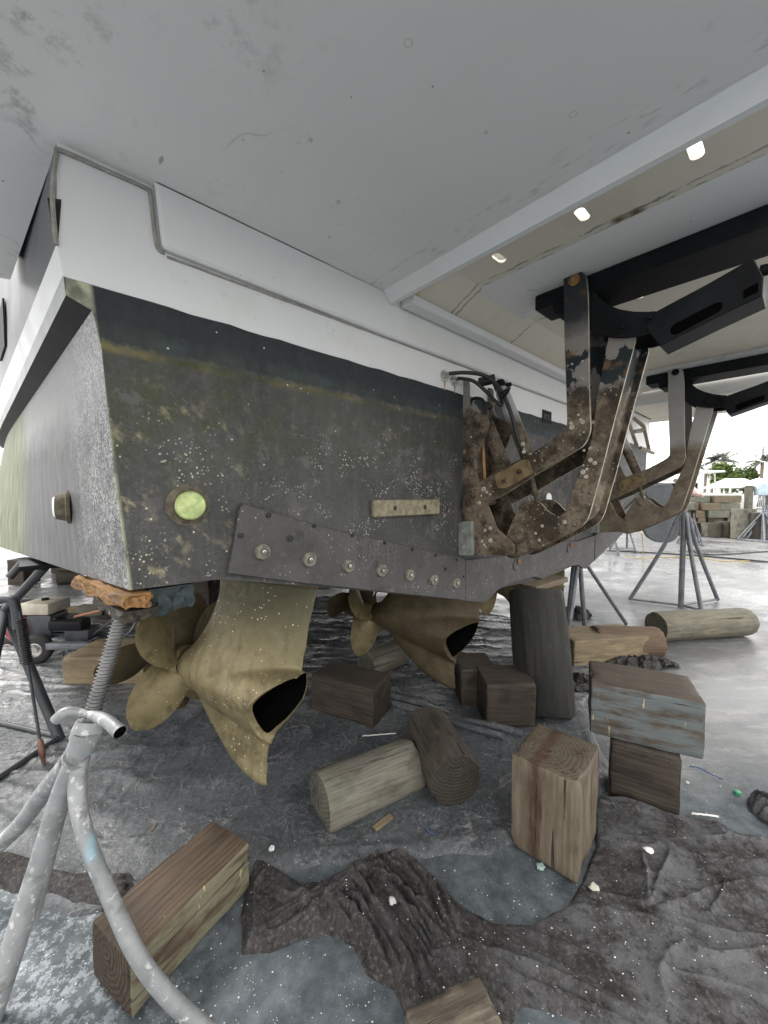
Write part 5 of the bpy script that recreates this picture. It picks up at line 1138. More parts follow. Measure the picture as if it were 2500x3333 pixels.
def stand(base, hgt, rad, mat, label, rot=0., r=.022, top=None, padmat=None, lean=(0, 0), group='boat jack stands', pole_bot=.04, nleg=4):
    b = Vector((base[0], base[1], 0)); e = empty('jack_stand', b); tag(e, label, 'boat stand', group)
    ap = b+Vector((lean[0], lean[1], hgt*.80)); feet = [b+Vector((cos(rot+k_*2*pi/nleg)*rad, sin(rot+k_*2*pi/nleg)*rad, .012)) for k_ in range(nleg)]
    for f in feet:
        mid = ap*.88+f*.12-UP*.01
        link('leg', tube('leg', smooth_path([ap-UP*.03, ap+(f-ap)*.10+UP*.012, f], 5), r, mat, 10), e)
    for i in range(nleg): 
        if not (nleg == 3 and False): link('base_rail', tube('base_rail', [feet[i]+UP*.01, feet[(i+1) % nleg]+UP*.01], r*.6, mat, 8), e)
    link('pole', tube('pole', [Vector((b.x, b.y, pole_bot)), ap+UP*.03, ap+UP*.031, ap+UP*(hgt*.20)], [r*1.25, r*1.25, r*.9, r*.9], mat, 12), e)
    if padmat:
        t_ = b+Vector((lean[0], lean[1], hgt))
        pd = link('top_pad', box_me('top_pad', -.16, .16, -.16, .16, -.02, .03, padmat, .006), e); pd.matrix_parent_inverse = Matrix.Identity(4); pd.location = t_-b+UP*.03; pd.rotation_euler = (.22, .25, .4)
        link('wing_handle', tube('wing_handle', smooth_path([t_-UP*.06+Vector((-.13, -.02, -.04)), t_-UP*.05+Vector((-.05, 0, 0)), t_-UP*.05+Vector((.06, 0, .0)), t_-UP*.05+Vector((.12, .02, .03))], 4), .018, mat, 8), e)
    return e
MT['redpad'] = plain('faded_red_pad', (.50, .16, .11), .6, 0, .6, 14)
k = M('faded_red_pad2', .6); v_ = k.co(); k.col(k.mix(k.ramp(k.noise(v_, 22, 6, .7), [(.45, 0.), (.55, 1.)]), (.50, .13, .09), (.55, .52, .5))); MT['redpad'] = k.m
LS = 5.6
def lone():
    P0 = zp(2216, 1976, 0); top_ = Vector((P0.x, P0.y, 1.60)); e = empty('jack_stand', P0); tag(e, 'grey pipe stand with a faded red pad standing alone on the open yard', 'boat stand', 'boat jack stands')
    L = lambda nm, me: link(nm, me, e)
    L('pole', tube('pole', [P0, P0+UP*1.40, P0+UP*1.401, top_], [.036, .036, .026, .026], MT['darkpipe'], 14)); ap = P0+UP*1.33
    ft = [zp(2049, 1955, 0), zp(2336, 1955, 0), zp(2283, 1992, 0)]
    for f in ft:
        f.z = .015; d = f-ap; L('leg', tube('leg', smooth_path([ap+UP*.01, ap+d*.05+Vector((d.x, d.y, 0))*.08, ap+d*.35, f], 5), .027, MT['darkpipe'], 12)); L('base_rail', tube('base_rail', [P0+UP*.03, f+UP*.01], .017, MT['darkpipe'], 8))
    pd = L('top_pad', box_me('top_pad', -.19, .19, -.15, .15, -.02, .03, MT['redpad'], .012)); pd.matrix_parent_inverse = Matrix.Identity(4); pd.location = Vector((.05, 0, 1.69)); pd.rotation_euler = (.75, .12, .5)
    L('pad_hinge', tube('pad_hinge', [top_, Vector((P0.x+.05, P0.y, 1.67))], .03, MT['blkpipe'], 10))
    L('wing_handle', tube('wing_handle', smooth_path([top_+Vector((-.20, -.02, -.10)), top_+Vector((-.09, 0, -.02)), top_+Vector((.06, 0, -.02)), top_+Vector((.15, .02, .0))], 4), .024, MT['blkpipe'], 8))
lone()
# stand behind the piling, right
def rods(name, label, segs, mat, group='boat jack stands'):
    b = segs[0][1]; e = empty(name, (b[0], b[1], 0)); tag(e, label, 'boat stand', group)
    for nm, *P, r in segs: link(nm, tube(nm, P, r, mat, 10), e)
    return e
apx = dp(1885, 1800, 4.3)
fA, fB, fC, fD = zp(1843, 2105, 0), zp(1905, 2058, 0), zp(2038, 2030, 0), zp(1845, 2040, 0)
rods('jack_stand', 'grey pipe stand under the hull just right of the thick dark piling', [('leg', apx, fA, .024), ('leg', apx, fB, .026), ('leg', apx, fC, .022), ('leg', apx+Vector((-.05, 0, 0)), fD, .022), ('base_rail', fA+UP*.02, fB+UP*.02, .014), ('base_rail', fB+UP*.02, fD+UP*.02, .014), ('pole', apx, apx+UP*.25, .022)], MT['darkpipe'])
# dark stand at the left under the chine
tp_ = chine(1.75, .05, -.06); jn = dp(18, 1985, 2.62); f1 = zp(195, 2408, 0); f2 = zp(-260, 2300, 0); f3 = zp(-120, 2620, 0)
e_ = rods('jack_stand', 'dark pipe stand at the left edge leaning up to the chine', [('pole', jn, tp_, .028), ('leg', jn, f1, .030), ('leg', jn, f2, .030), ('leg', jn, f3, .026), ('base_rail', f1+UP*.02, f3+UP*.02, .018), ('base_rail', f1+UP*.02, f2+UP*.02, .016)], MT['blkpipe'])
link('top_plate', frame_box('top_plate', lambda a, b, c: tp_+T*a+AFT*b+UP*c, -.12, .12, -.22, .10, .0, .03, MT['black'], .004), e_)
link('wing_handle', tube('wing_handle', [dp(30, 1880, 2.7), dp(75, 1830, 2.75)], .026, MT['blkpipe'], 8), e_)
# distant stands
for u, v, hh, lab in ((2255, 1772, 1.0, 'small grey stand before the stacked logs and pallet'), (2040, 1790, .9, 'grey stand partly behind the far lift arm'), (1985, 1800, .8, 'low stand beyond the stern at the waterline plate')):
    stand(g(u, v), hh, .42, MT['darkpipe'], lab, rot=.5, r=.022, nleg=3)
# nested stands at the right edge
base = g(2480, 1760)
for i in range(3):
    stand((base[0]+.18*i, base[1]+.1*i), 1.25, .62, MT['darkpipe'], ['leftmost of the three nested grey stands at the right picture edge', 'middle of the three nested grey stands at the right picture edge', 'rightmost of the three nested grey stands, mostly out of frame'][i], rot=.9+.25*i, r=.026)
# pressure-washer lance hanging by the left stand
w0, w1 = dp(62, 1985, 2.33), zp(143, 2488, .0); e = empty('spray_lance', (w1.x, w1.y, 0)); tag(e, 'black spray lance with ribbed grip and coil leaning at the left', 'spray lance')
d = (w1-w0).normalized()
link('rod', tube('rod', [w0, w1-d*.14], .008, MT['blkpipe'], 8), e)
link('nozzle', tube('nozzle', [w1-d*.15, w1-d*.13, w1-d*.08, w1-d*.05, w1-d*.045, w1], [.008, .016, .018, .016, .012, .009], plain('brass_nozzle', (.16, .09, .06), .5, .4), 10), e)
cs = [w0+d*(.05+.28*i/160)+(d.orthogonal().normalized()*cos(i*2*pi/8)+d.cross(d.orthogonal().normalized())*sin(i*2*pi/8))*.022 for i in range(160)]
link('coil', tube('coil', cs, .006, MT['rubber'], 5), e)
gp = dp(48, 1958, 2.33); link('grip', tube('grip', smooth_path([dp(60, 2045, 2.33), dp(52, 1985, 2.33), dp(42, 1955, 2.33), dp(15, 1950, 2.33), dp(-25, 1962, 2.33)], 4), .026, MT['blkpipe'], 10), e)
# ================================================================= ENGINE-DRIVEN PRESSURE WASHER
def washer():
    c = zp(118, 2160, 0); e = empty('pressure_washer', (c.x, c.y, 0)); tag(e, 'petrol pressure washer with cream tank, red recoil cover and small wheel', 'pressure washer')
    Y0 = c.y
    def Q(u, v, dy=0.): return dp(u, v, Y0+dy)
    def L(nm, me, par=e): return link(nm, me, par)
    MT['tyre'] = plain('tyre_rubber', (.03, .03, .03), .85); MT['cream2'] = plain('cream_tank', (.40, .37, .30), .5); MT['red2'] = plain('dull_red_cover', (.20, .035, .045), .5)
    for u, dy in ((118, 0), (30, .45)):
        wc = Q(u, 2113, dy); ax = Vector((.25, -1, 0)).normalized()
        t_ = L('wheel', lathe('wheel', wc, ax, [(.070, -.045), (.115, -.045), (.135, -.03), (.142, 0), (.135, .03), (.115, .045), (.070, .045), (.066, .03), (.066, -.03)], MT['tyre'], 30))
        L('rim', lathe('rim', wc, ax, [(.066, -.03), (.066, .034), (.058, .036), (.05, .02), (.03, .018), (.026, .034), (.001, .034)], MT['steel'], 24), t_)
    fr = lambda a, b, z: Vector((c.x+a, c.y+b, z))
    L('fuel_tank', frame_box('fuel_tank', fr, -.21, .09, .05, .33, .44, .56, MT['cream2'], .03))
    L('tank_cap', lathe('tank_cap', fr(-.05, .18, .56), UP, [(.03, 0), (.03, .02), (.001, .025)], MT['black'], 14))
    L('air_filter', frame_box('air_filter', fr, -.42, -.22, .05, .30, .40, .54, MT['black'], .02))
    L('engine_block', frame_box('engine_block', fr, -.16, .08, .08, .30, .20, .438, MT['blkpipe'], .02))
    for i in range(6): L('cooling_fin', frame_box('cooling_fin', fr, .081, .20, .10, .28, .24+.03*i, .25+.03*i, MT['blkpipe']))
    L('recoil_cover', lathe('recoil_cover', fr(-.26, .10, .30), Vector((-.35, -1, 0)), [(.13, -.08), (.13, .02), (.11, .05), (.07, .07), (.065, .06), (.03, .07), (.001, .07)], MT['red2'], 26))
    L('muffler', frame_box('muffler', fr, .10, .42, .02, .16, .30, .40, MT['black'], .02))
    L('pump', frame_box('pump', fr, .2, .44, .08, .26, .18, .30, MT['blkpipe'], .02))
    L('frame_rail', frame_box('frame_rail', fr, -.05, .56, -.02, .04, .14, .20, MT['darkpipe'], .006)); L('frame_rail', frame_box('frame_rail', fr, -.3, .56, .30, .36, .14, .20, MT['darkpipe'], .006))
    L('skid', frame_box('skid', fr, .36, .56, .0, .30, .05, .139, MT['black'], .01))
    L('handle_tube', tube('handle_tube', smooth_path([fr(.30, .1, .42), fr(.55, .1, .48), fr(.62, .12, .50)], 4), .012, plain('orange_handle', (.38, .17, .10), .6), 8))
    L('hose', tube('hose', smooth_path([fr(.4, .1, .2), fr(.55, .3, .35), fr(.72, .3, .62), fr(.92, .35, .66), fr(1.0, .5, .4), fr(.9, .5, .05)], 6), .013, MT['darkpipe'], 8))
    L('hose', tube('hose', smooth_path([fr(.5, .1, .05), fr(.7, .3, .2), fr(.82, .35, .5), fr(1.05, .4, .62)], 6), .013, MT['darkpipe'], 8))
washer()
# planks and rubble around the washer
rb = random.Random(4)
timber('plank', G2(60, 2015), G2(520, 1968), G2(60, 2008), .08, MT['w_pale'], 'long low plank edging the wet yard behind the pressure washer', 'plank', 'planks', wear=.002)
for i, (u, v, w_, d__, hh, rz) in enumerate([(245, 2010, .30, .2, .12, .3), (300, 2030, .34, .2, .06, -.2), (320, 2000, .30, .25, .14, .1), (210, 2075, .5, .1, .03, .4), (330, 2060, .45, .08, .03, .1), (280, 2100, .4, .12, .03, -.1)]):
    x, y = G2(u, v); c_, s_ = cos(rz), sin(rz)
    timber('scrap_board', (x, y), (x+w_*c_, y+w_*s_), (x-d__*s_, y+d__*c_), hh, MT['w_dark'] if i % 2 else MT['w_log'], ['broken pale slab tilted behind the washer hoses', 'thin dark board beside the washer wheel', 'grey broken slab in the rubble left of the stand screw', 'thin dark batten on the black sheet by the wheel', 'long thin grey batten in the rubble', 'dark thin board lying nearest in the rubble'][i], 'board', 'scrap boards in the rubble', bev=.004, wear=.006)
# ================================================================= SMALL DEBRIS
def chips(name, n, area, szr, mat, label=None, seed=1, hfun=None, kind='stuff', cat=None):
    r = random.Random(seed); V = []; Fs = []
    for i in range(n):
        x, y = area(r); s_ = r.uniform(*szr)*r.uniform(.5, 1); a = r.random()*6.28; z = hfun(x, y) if hfun else .004
        k0 = len(V); m_ = r.choice((4, 5)); zz = r.uniform(.15, .5)*s_
        for j in range(m_):
            b = a+2*pi*j/m_; rr = s_*r.uniform(.5, 1); V.append((x+rr*cos(b), y+rr*sin(b)*.8, z)); 
        V.append((x, y, z+zz)); Fs += [(k0+j, k0+(j+1) % m_, k0+m_) for j in range(m_)]
    o = link(name, mesh(name, V, Fs, mat)); o['kind'] = kind
    if label: o['label'] = label
    return o
def hsurf(x, y):
    X = np.array([[x]]); Y = np.array([[y]])
    h = -.006
    if poly_sd(X, Y, TARP)[0, 0] > 0: h = max(h, tarp_h(X, Y)[0, 0])
    if poly_sd(X, Y, CL)[0, 0] > 0: h = max(h, cloth_h(X, Y)[0, 0])
    return h
def area_near(r):
    v = 2250+1080*r.random()**1.1; u = r.uniform(0, 2500) if r.random() < .45 else r.choice((300, 700, 1150, 1500, 1750, 2050, 2300))+r.gauss(0, 110); return g(u, v)
chips('paint_chips', 1100, area_near, (.0012, .0055), MT['scrap'], seed=3, hfun=hsurf)
def area_mid(r): return g(r.uniform(1000, 2000), r.uniform(2400, 3000))
chips('grit', 500, area_mid, (.002, .008), plain('dark_grit', (.06, .06, .06), .9), seed=5, hfun=hsurf)
def area_b(r): return g(1300+r.gauss(0, 60), 2180+r.gauss(0, 35))
chips('leaf_litter', 160, area_b, (.006, .022), MT['slate'], seed=6, hfun=hsurf)
def crumple(name, u, v, r_, mat, label, cat, z=0, flat=.5, seed=0):
    P = zp(u, v, 0); h = max(hsurf(P.x, P.y), 0); rr = random.Random(seed+int(u)); bm = bmesh.new(); bmesh.ops.create_icosphere(bm, subdivisions=2, radius=r_)
    for q in bm.verts: q.co *= rr.uniform(.65, 1.2); q.co.z *= flat
    me = bm_mesh(name, bm, mat); o = link(name, me); o.location = (P.x, P.y, h+r_*flat*.6); o.rotation_euler.z = rr.random()*6; tag(o, label, cat); return o
crumple('paper_scrap', 1281, 2967, .020, MT['scrap'], 'crumpled white paper scrap on the bunched brown cloth', 'paper', flat=.35)
crumple('stone', 884, 2772, .014, MT['scrap'], 'small white stone right of the far corner of the reddish timber', 'stone')
crumple('paper_scrap', 2110, 2600+180, .022, MT['scrap'], 'torn white paper strip right of the tall pale block on the cloth', 'paper', flat=.2)
crumple('shell', 1935, 2908, .022, plain('shell_white', (.6, .58, .5), .6), 'broken pale shell in front of the tall pale block', 'shell', flat=.35)
crumple('stone', 1760, 2825, .018, plain('mint_scrap', (.28, .38, .35), .8), 'small mint coloured scrap at the foot of the tall block', 'scrap', flat=.6)
crumple('stone', 1865, 2218, .022, plain('cream_stone', (.6, .57, .42), .7), 'cream stone on black litter right of the piling', 'stone')
crumple('stone', 2238, 2548, .010, plain('cream_stone2', (.6, .57, .42), .7), 'small cream stone on the wet yard right of the dark brown block', 'stone')
crumple('foam_lump', 2260, 2262-260, .001, MT['scrap'], 'tiny white flake near the far stand', 'flake') if False else None
cap = zp(2400, 2580, 0); o = link('bottle_cap', lathe('bottle_cap', (0, 0, 0), UP, [(.016, 0), (.016, .012), (.013, .014), (.001, .014)], plain('green_plastic', (.03, .30, .14), .4), 16)); o.location = (cap.x, cap.y, -.005); tag(o, 'green bottle cap on the wet yard at the right', 'bottle cap')
def ribbon(name, px, w, mat, label, cat, z=.004):
    P = smooth_path([zp(u, v, 0) for u, v in px], 5); V = []; Fs = []
    for i, p in enumerate(P):
        t = (P[min(i+1, len(P)-1)]-P[max(i-1, 0)]).normalized(); n = Vector((-t.y, t.x, 0)); h = max(hsurf(p.x, p.y), -.004)+z+.004*abs(sin(i*1.7))
        V += [Vector((p.x, p.y, h))-n*w, Vector((p.x, p.y, h+.003))+n*w]
    for i in range(len(P)-1): Fs.append((2*i, 2*i+1, 2*i+3, 2*i+2))
    c = V[0].copy(); me = mesh(name, [v-c for v in V], Fs, mat); o = link(name, me); o.location = c; md = o.modifiers.new('s', 'SOLIDIFY'); md.thickness = .0012; tag(o, label, cat)
MT['blue'] = plain('blue_film', (.03, .075, .16), .6)
ribbon('ribbon', [(2245, 2497), (2275, 2502), (2310, 2520), (2355, 2540)], .0035, MT['blue'], 'blue plastic strip on the wet yard right of the stacked blocks', 'ribbon')
ribbon('ribbon', [(1382, 2690), (1392, 2712), (1418, 2730)], .002, MT['blue'], 'small blue thread in front of the dark round log', 'thread')
ribbon('stick', [(2252, 2650), (2300, 2655), (2340, 2661)], .004, MT['scrap'], 'white plastic stick on the yard above the brown cloth', 'stick')
ribbon('stick', [(1180, 2402), (1240, 2398), (1290, 2394)], .003, MT['scrap'], 'thin white stick behind the grey log', 'stick')
timber('wood_chip', G2(1225, 2715), G2(1280, 2670), G2(1215, 2700), .014, MT['w_pale'], 'small pale wood offcut in front of the grey log', 'wood chip', 'wood offcuts', bev=.002, z0=.006, wear=.001)
timber('wood_chip', G2(497, 2712), G2(512, 2685), G2(490, 2711), .006, MT['w_tan'], 'thin brown splinter behind the reddish timber', 'wood chip', 'wood offcuts', bev=.001, z0=.008, wear=.0005)
# litter heap right of the piling
def heap(name, cx, cy, rx, ry, hmax, mat, label, cat, seed=0, f=14):
    X0 = np.linspace(cx-rx, cx+rx, 70); Y0 = np.linspace(cy-ry, cy+ry, 60)
    hf = lambda X, Y: np.maximum(0, 1-((X-cx)/rx)**2-((Y-cy)/ry)**2)**.5*hmax*(.4+1.2*(1-np.abs(2*fbm(X*f+seed, Y*f)-.95)*2.4))-.003
    o = link(name, grid_mesh(name, X0, Y0, hf, mat, lambda X, Y: ((X-cx)/rx)**2+((Y-cy)/ry)**2 < 1+(fbm(X*9, Y*9)-.5))); tag(o, label, cat)
MT['blackcloth'] = m_cloth('black_rag', (.018, .017, .017), (.04, .038, .037), (.08, .08, .08), .6, .3)
x, y = g(1895, 2235); heap('rag', x, y, .24, .13, .07, MT['blackcloth'], 'heap of black rag between the piling and the pale pine block', 'rag', 1)
x, y = g(2085, 2165); heap('rag', x, y, .36, .12, .06, MT['blackcloth'], 'dark rag behind the teal-stained block', 'rag', 4)
x, y = g(2530, 2655); heap('rag', x, y, .10, .13, .06, MT['cloth'], 'brown rag lump at the right picture edge', 'rag', 7)
x, y = g(1870, 2005); heap('rag', x, y, .22, .16, .09, MT['blackcloth'], 'black tangled litter at the foot of the stand behind the piling', 'litter', 9, 20)
# long black rope folds under the boat
for i, (P, lab) in enumerate([([(1275, 2275), (1360, 2300), (1480, 2345), (1600, 2372), (1700, 2398)], 'rolled black sheet edge running from the wet block to the piling'), ([(1280, 2300), (1400, 2335), (1520, 2375), (1640, 2410)], 'second rolled black sheet edge nearer the dark round log')]):
    pts = [zp(u, v, 0)+UP*.022 for u, v in P]; o = link('sheet_roll', tube('sheet_roll', smooth_path(pts, 6), .026, MT['tarp'], 10)); tag(o, lab, 'sheet roll', 'rolled sheet edges')
# ================================================================= YARD BEHIND, RIGHT
def Gd(u, Y): return Vector(((u-1250)/F*Y*1.0, Y, 0))
def hz(v, Y): return dp(1250, v, Y).z
# cribbing wall of blocks
rows = [(1.27, 15.9, [(2268, 2314, 'w_green'), (2315, 2374, 'w_tan'), (2375, 2419, 'w_tan')]),
        (.96, 15.8, [(2200, 2232, 'w_green'), (2233, 2260, 'w_green'), (2261, 2282, 'w_tan'), (2283, 2341, 'w_tan'), (2346, 2412, 'w_green')]),
        (.65, 15.8, [(2205, 2234, 'w_green'), (2236, 2262, 'w_green'), (2264, 2296, 'w_tan'), (2300, 2372, 'w_green'), (2374, 2392, 'w_tan')]),
        (.34, 15.7, [(2210, 2238, 'w_dark'), (2240, 2276, 'w_tan'), (2278, 2305, 'w_tan'), (2308, 2332, 'w_dark'), (2335, 2368, 'w_tan'), (2370, 2394, 'w_tan')]),
        (.03, 15.6, [(2200, 2250, 'w_green'), (2252, 2300, 'w_dark'), (2302, 2345, 'w_green'), (2347, 2394, 'w_dark')])]
names = ['bottom', 'second', 'third', 'fourth', 'top']
for ri, (z0, Y, bl_) in enumerate(rows):
    for bi, (u0, u1, m_) in enumerate(bl_):
        a = Gd(u0, Y); b = Gd(u1, Y); dy = random.uniform(-.16, .16)
        timber('wooden_block', (a.x+.01, a.y+dy), (b.x-.01, b.y+dy), (a.x+.01, a.y+.6+dy), .30, MT[m_], '%s block from the left in the %s course of the far timber wall' % (['first', 'second', 'third', 'fourth', 'fifth', 'sixth'][bi], names[4-ri]), 'timber block', 'stacked timber wall', z0=z0, bev=.01, wear=.01)
UPL = [(2298, 1746, 1702, .17, 'leftmost low round post'), (2326, 1748, 1702, .20, 'second low round post'), (2364, 1748, 1697, .25, 'third low round post, dark'), (2408, 1753, 1656, .27, 'tallest round post'), (2462, 1756, 1668, .29, 'broad brown round post'), (2507, 1752, 1672, .24, 'last round post at the picture edge')]
for u, vb, vt, r_, lab in UPL:
    P = zp(u, vb, 0); Q_ = Vector((P.x, P.y, hz(vt, P.y))); log('round_post', P, Q_, r_, [MT['w_log'], MT['w_logdark'], MT['w_logdark'], MT['w_log'], MT['w_logdark'], MT['w_log']][UPL.index((u, vb, vt, r_, lab))], lab+' standing before the stacked timber wall', group='upright round posts', n=20)
# pallet / crate
e = empty('pallet', (*g(2262, 1745), 0)); tag(e, 'grey slatted pallet crate between the low posts and the stand', 'pallet')
b0 = Vector((*g(2262, 1745), 0))
for i in range(6): link('slat', frame_box('slat', lambda a, b, c: b0+Vector((a, b, c)), -.38, .38, 0, .5, .02+.09*i, .065+.09*i, MT['w_logdark']), e)
for x in (-.36, 0, .36): link('post', frame_box('post', lambda a, b, c: b0+Vector((a, b, c)), x-.03, x+.03, .01, .49, .0, .55, MT['w_logdark']), e)
# electric pedestal with conduits on a wooden post
P = zp(2478, 1690, 0); Yp = 16.0; c = Gd(2482, Yp); e = empty('electric_box', (c.x, c.y, 0)); tag(e, 'pale blue electrical box with conduits mounted on grey posts', 'electrical box')
fr = lambda a, b, z: Vector((c.x+a, c.y+b, z)); MT['boxblue'] = plain('pale_blue_enamel', (.42, .52, .58), .5); MT['pvc'] = plain('grey_conduit', (.45, .46, .48), .5)
zt, zb_ = hz(1572, Yp), hz(1612, Yp)
link('cabinet', frame_box('cabinet', fr, -.25, .17, -.05, .15, zb_, zt, MT['boxblue'], .01), e)
for i in range(4): link('conduit', tube('conduit', [fr(-.14+i*.08, .02, .6), fr(-.14+i*.08, .02, zb_)], .018, MT['pvc'], 8), e)
link('bracket', frame_box('bracket', fr, -.22, .18, -.02, .05, .86, .96, MT['pvc']), e)
for x in (-.40, .42): link('post', tube('post', [fr(x, .2, 0), fr(x, .2, zt-.1)], .14, MT['w_log'], 14), e)
# hedge, rail, pavilions
def foliage(name, c, rx, ry, rz_, n, size, mat, seed=0, lower=-.3):
    r = random.Random(seed); V = []; Fs = []
    lobes = [(Vector((r.uniform(-.6, .6)*rx, r.uniform(-.6, .6)*ry, r.uniform(-.3, .6)*rz_)), r.uniform(.35, .6)) for _ in range(9)]
    for i in range(n):
        lc, lr = r.choice(lobes); d = Vector((r.gauss(0, 1), r.gauss(0, 1), r.gauss(0, 1))).normalized()*r.uniform(.6, 1)*lr
        p = Vector(c)+lc+Vector((d.x*rx, d.y*ry, d.z*rz_)); a = Vector((r.gauss(0, 1), r.gauss(0, 1), r.gauss(0, .6))).normalized()*size*r.uniform(.5, 1.2); b = a.cross(Vector((r.gauss(0, 1), r.gauss(0, 1), r.gauss(0, 1)))).normalized()*size*.4
        k0 = len(V); V += [p-a, p+b, p+a, p-b]; Fs.append((k0, k0+1, k0+2, k0+3))
    return mesh(name, V, Fs, mat)
YH = 30
hg = empty('hedge', Gd(2400, YH)); tag(hg, 'clipped green hedge along the far side of the yard', 'hedge')
hv = []; 
for i in range(10): link('foliage', foliage('foliage', (Gd(2290+i*24, YH).x, YH, .9), .55, .5, .95, 420, .09, MT['leafg'], i), hg)
for i, (u, Y, vt, R_, lab) in enumerate([(2362, 45, 1512, 2.2, 'round bright green tree left of the middle palms'), (2418, 46, 1530, 2.0, 'broad bright green tree nearer the right palm')]):
    zt = hz(vt, Y); b = Gd(u, Y); t = empty('tree', b); tag(t, lab, 'tree', 'leafy trees beyond the yard')
    link('trunk', tube('trunk', [b, b+Vector((.1, 0, zt*.5)), b+Vector((0, 0, zt*.8))], [.18, .13, .06], MT['trunk'], 8), t)
    MT['bright'] = plain('bright_leaf', (.085, .125, .025), .6, 0, .6, 2)
    link('crown', foliage('crown', b+UP*(zt-R_*.75), R_*.85, R_*.8, R_*.85, 3200, .20, MT['bright'], 20+i), t)
def palm(u, Y, vt, lab, n=20, seed=0, fr_=2.0):
    b = Gd(u, Y); zt = hz(vt, Y)-.4; t = empty('palm_tree', b); tag(t, lab, 'palm', 'palms beyond the yard'); r = random.Random(seed)
    top_ = b+Vector((.2, 0, zt)); link('trunk', tube('trunk', smooth_path([b, b+Vector((.15, 0, zt*.5)), top_], 4), .16, MT['trunk'], 8), t)
    for k_ in range(n):
        a = 2*pi*k_/n+r.uniform(-.2, .2); el = r.uniform(.0, 1.25); L_ = fr_*r.uniform(.8, 1.15); V = []; Fs = []; d = Vector((cos(a), sin(a), 0)); p = top_.copy(); v = d*cos(el)+UP*sin(el); m_ = 12
        for i in range(m_):
            f = i/(m_-1); p = p+v*L_/m_; v = (v-UP*.13).normalized(); sd = v.cross(UP).normalized(); w = .40*sin(pi*(.1+.85*f))*fr_/2
            for sg in (-1, 1):
                for q in (0, .33, .66):
                    k0 = len(V); pp = p+v*L_/m_*q; V += [pp, pp+sd*sg*w-UP*w*.6+v*.1, pp+v*.06]; Fs.append((k0, k0+1, k0+2))
        link('frond', mesh('frond', V, Fs, MT['palm']), t)
palm(2470, 42, 1492, 'tall palm at the right edge beyond the electrical box', 20, 1, 2.1); palm(2312, 50, 1497, 'palm with drooping fronds left of the bright trees', 20, 2, 2.5); palm(2345, 54, 1498, 'palm behind the round bright tree', 18, 3, 2.5); palm(2290, 56, 1530, 'small palm partly behind the white cruiser', 12, 5, 2.4)
# white cruiser
def simple_boat(name, label, P, yaw, L_, Bm, Hh, mat_h, mat_t, keel=.25, cabin=True, botm=None):
    e = empty(name, P); tag(e, label, 'boat', 'boats stored on the yard'); N = 14; V = []; Fs = []; prof = [(0, 0), (.55, .18), (.92, .42), (1, .75), (1.03, 1)]
    ca, sa_ = cos(yaw), sin(yaw); R3 = lambda x, y, z: Vector((P[0]+x*ca-y*sa_, P[1]+x*sa_+y*ca, P[2]+z))
    for i in range(N):
        f = i/(N-1); w = Bm/2*(1-max(0, (f-.45)/.55)**2.2); zk = Hh*.35*max(0, (f-.6)/.4)**2; top = Hh*(1+.25*f)
        row = [( -w*a, zk+(top-zk)*b) for a, b in prof[::-1]]+[(w*a, zk+(top-zk)*b) for a, b in prof[1:]]
        for y, z in row: V.append(R3(-L_/2+L_*f, y, z))
    m_ = 9
    for i in range(N-1):
        for j in range(m_-1): a = i*m_+j; Fs.append((a, a+1, a+m_+1, a+m_))
    Fs.append(tuple(range(m_)))
    fm = []
    for f in Fs: zc = sum(V[i].z for i in f)/len(f)-P[2]; fm.append(1 if (botm and zc < Hh*.42) else 0)
    me = mesh('hull', V, Fs, None, False, [mat_h, botm or mat_h], fm); link('hull', me, e)
    # deck
    V2 = []; 
    for i in range(N): V2 += [V[i*m_]-UP*.03, V[i*m_+m_-1]-UP*.03]
    link('deck', mesh('deck', V2, [(2*i, 2*i+1, 2*i+3, 2*i+2) for i in range(N-1)], mat_t), e)
    if cabin:
        fr = lambda a, b, c: R3(a, b, c)
        link('cabin', frame_box('cabin', fr, -L_*.2, L_*.22, -Bm*.33, Bm*.33, Hh*.95, Hh*1.55, mat_t, .06), e)
        for sg in (-1, 1): link('window', frame_box('window', fr, -L_*.17, L_*.19, sg*Bm*.331, sg*Bm*.34, Hh*1.15, Hh*1.45, MT['black']), e)
        link('windshield', frame_box('windshield', fr, L_*.221, L_*.23, -Bm*.3, Bm*.3, Hh*1.12, Hh*1.48, MT['black']), e)
        link('hardtop', frame_box('hardtop', fr, -L_*.32, L_*.20, -Bm*.42, Bm*.42, Hh*1.85, Hh*1.92, mat_t, .03), e)
        for x in (-L_*.28, L_*.12):
            for y in (-Bm*.36, Bm*.36): link('hardtop_post', tube('hardtop_post', [fr(x, y, Hh*1.5 if x > 0 else Hh), fr(x+.1, y, Hh*1.86)], .03, MT['steel'], 6), e)
        for y in (-Bm*.38, Bm*.38): link('rail', tube('rail', smooth_path([fr(-L_*.2, y, Hh*2.2), fr(0, y, Hh*2.22), fr(L_*.15, y, Hh*1.95)], 4), .02, MT['steel'], 6), e)
    return e
MT['pwhite'] = plain('boat_white', (.78, .78, .78), .3, 0, .05, 2, .02); MT['pblue'] = plain('pale_blue_hull', (.42, .55, .58), .3, 0, .08, 1, .02); MT['green2'] = plain('green_boot', (.03, .10, .075), .4)
simple_boat('cabin_cruiser', 'white hardtop cruiser stored behind the stacked timber wall', (*Gd(2150, 19.5).xy, .35), radians(172), 7.0, 2.4, 1.25, MT['pwhite'], MT['pwhite'], botm=MT['pwhite'])
simple_boat('sailing_yacht', 'pale blue hulled yacht behind the stern with dark green waterline', (*Gd(1905, 13.5).xy, 1.75), radians(62), 8.5, 2.4, 1.55, MT['pblue'], MT['pwhite'], cabin=False, botm=MT['green2'])
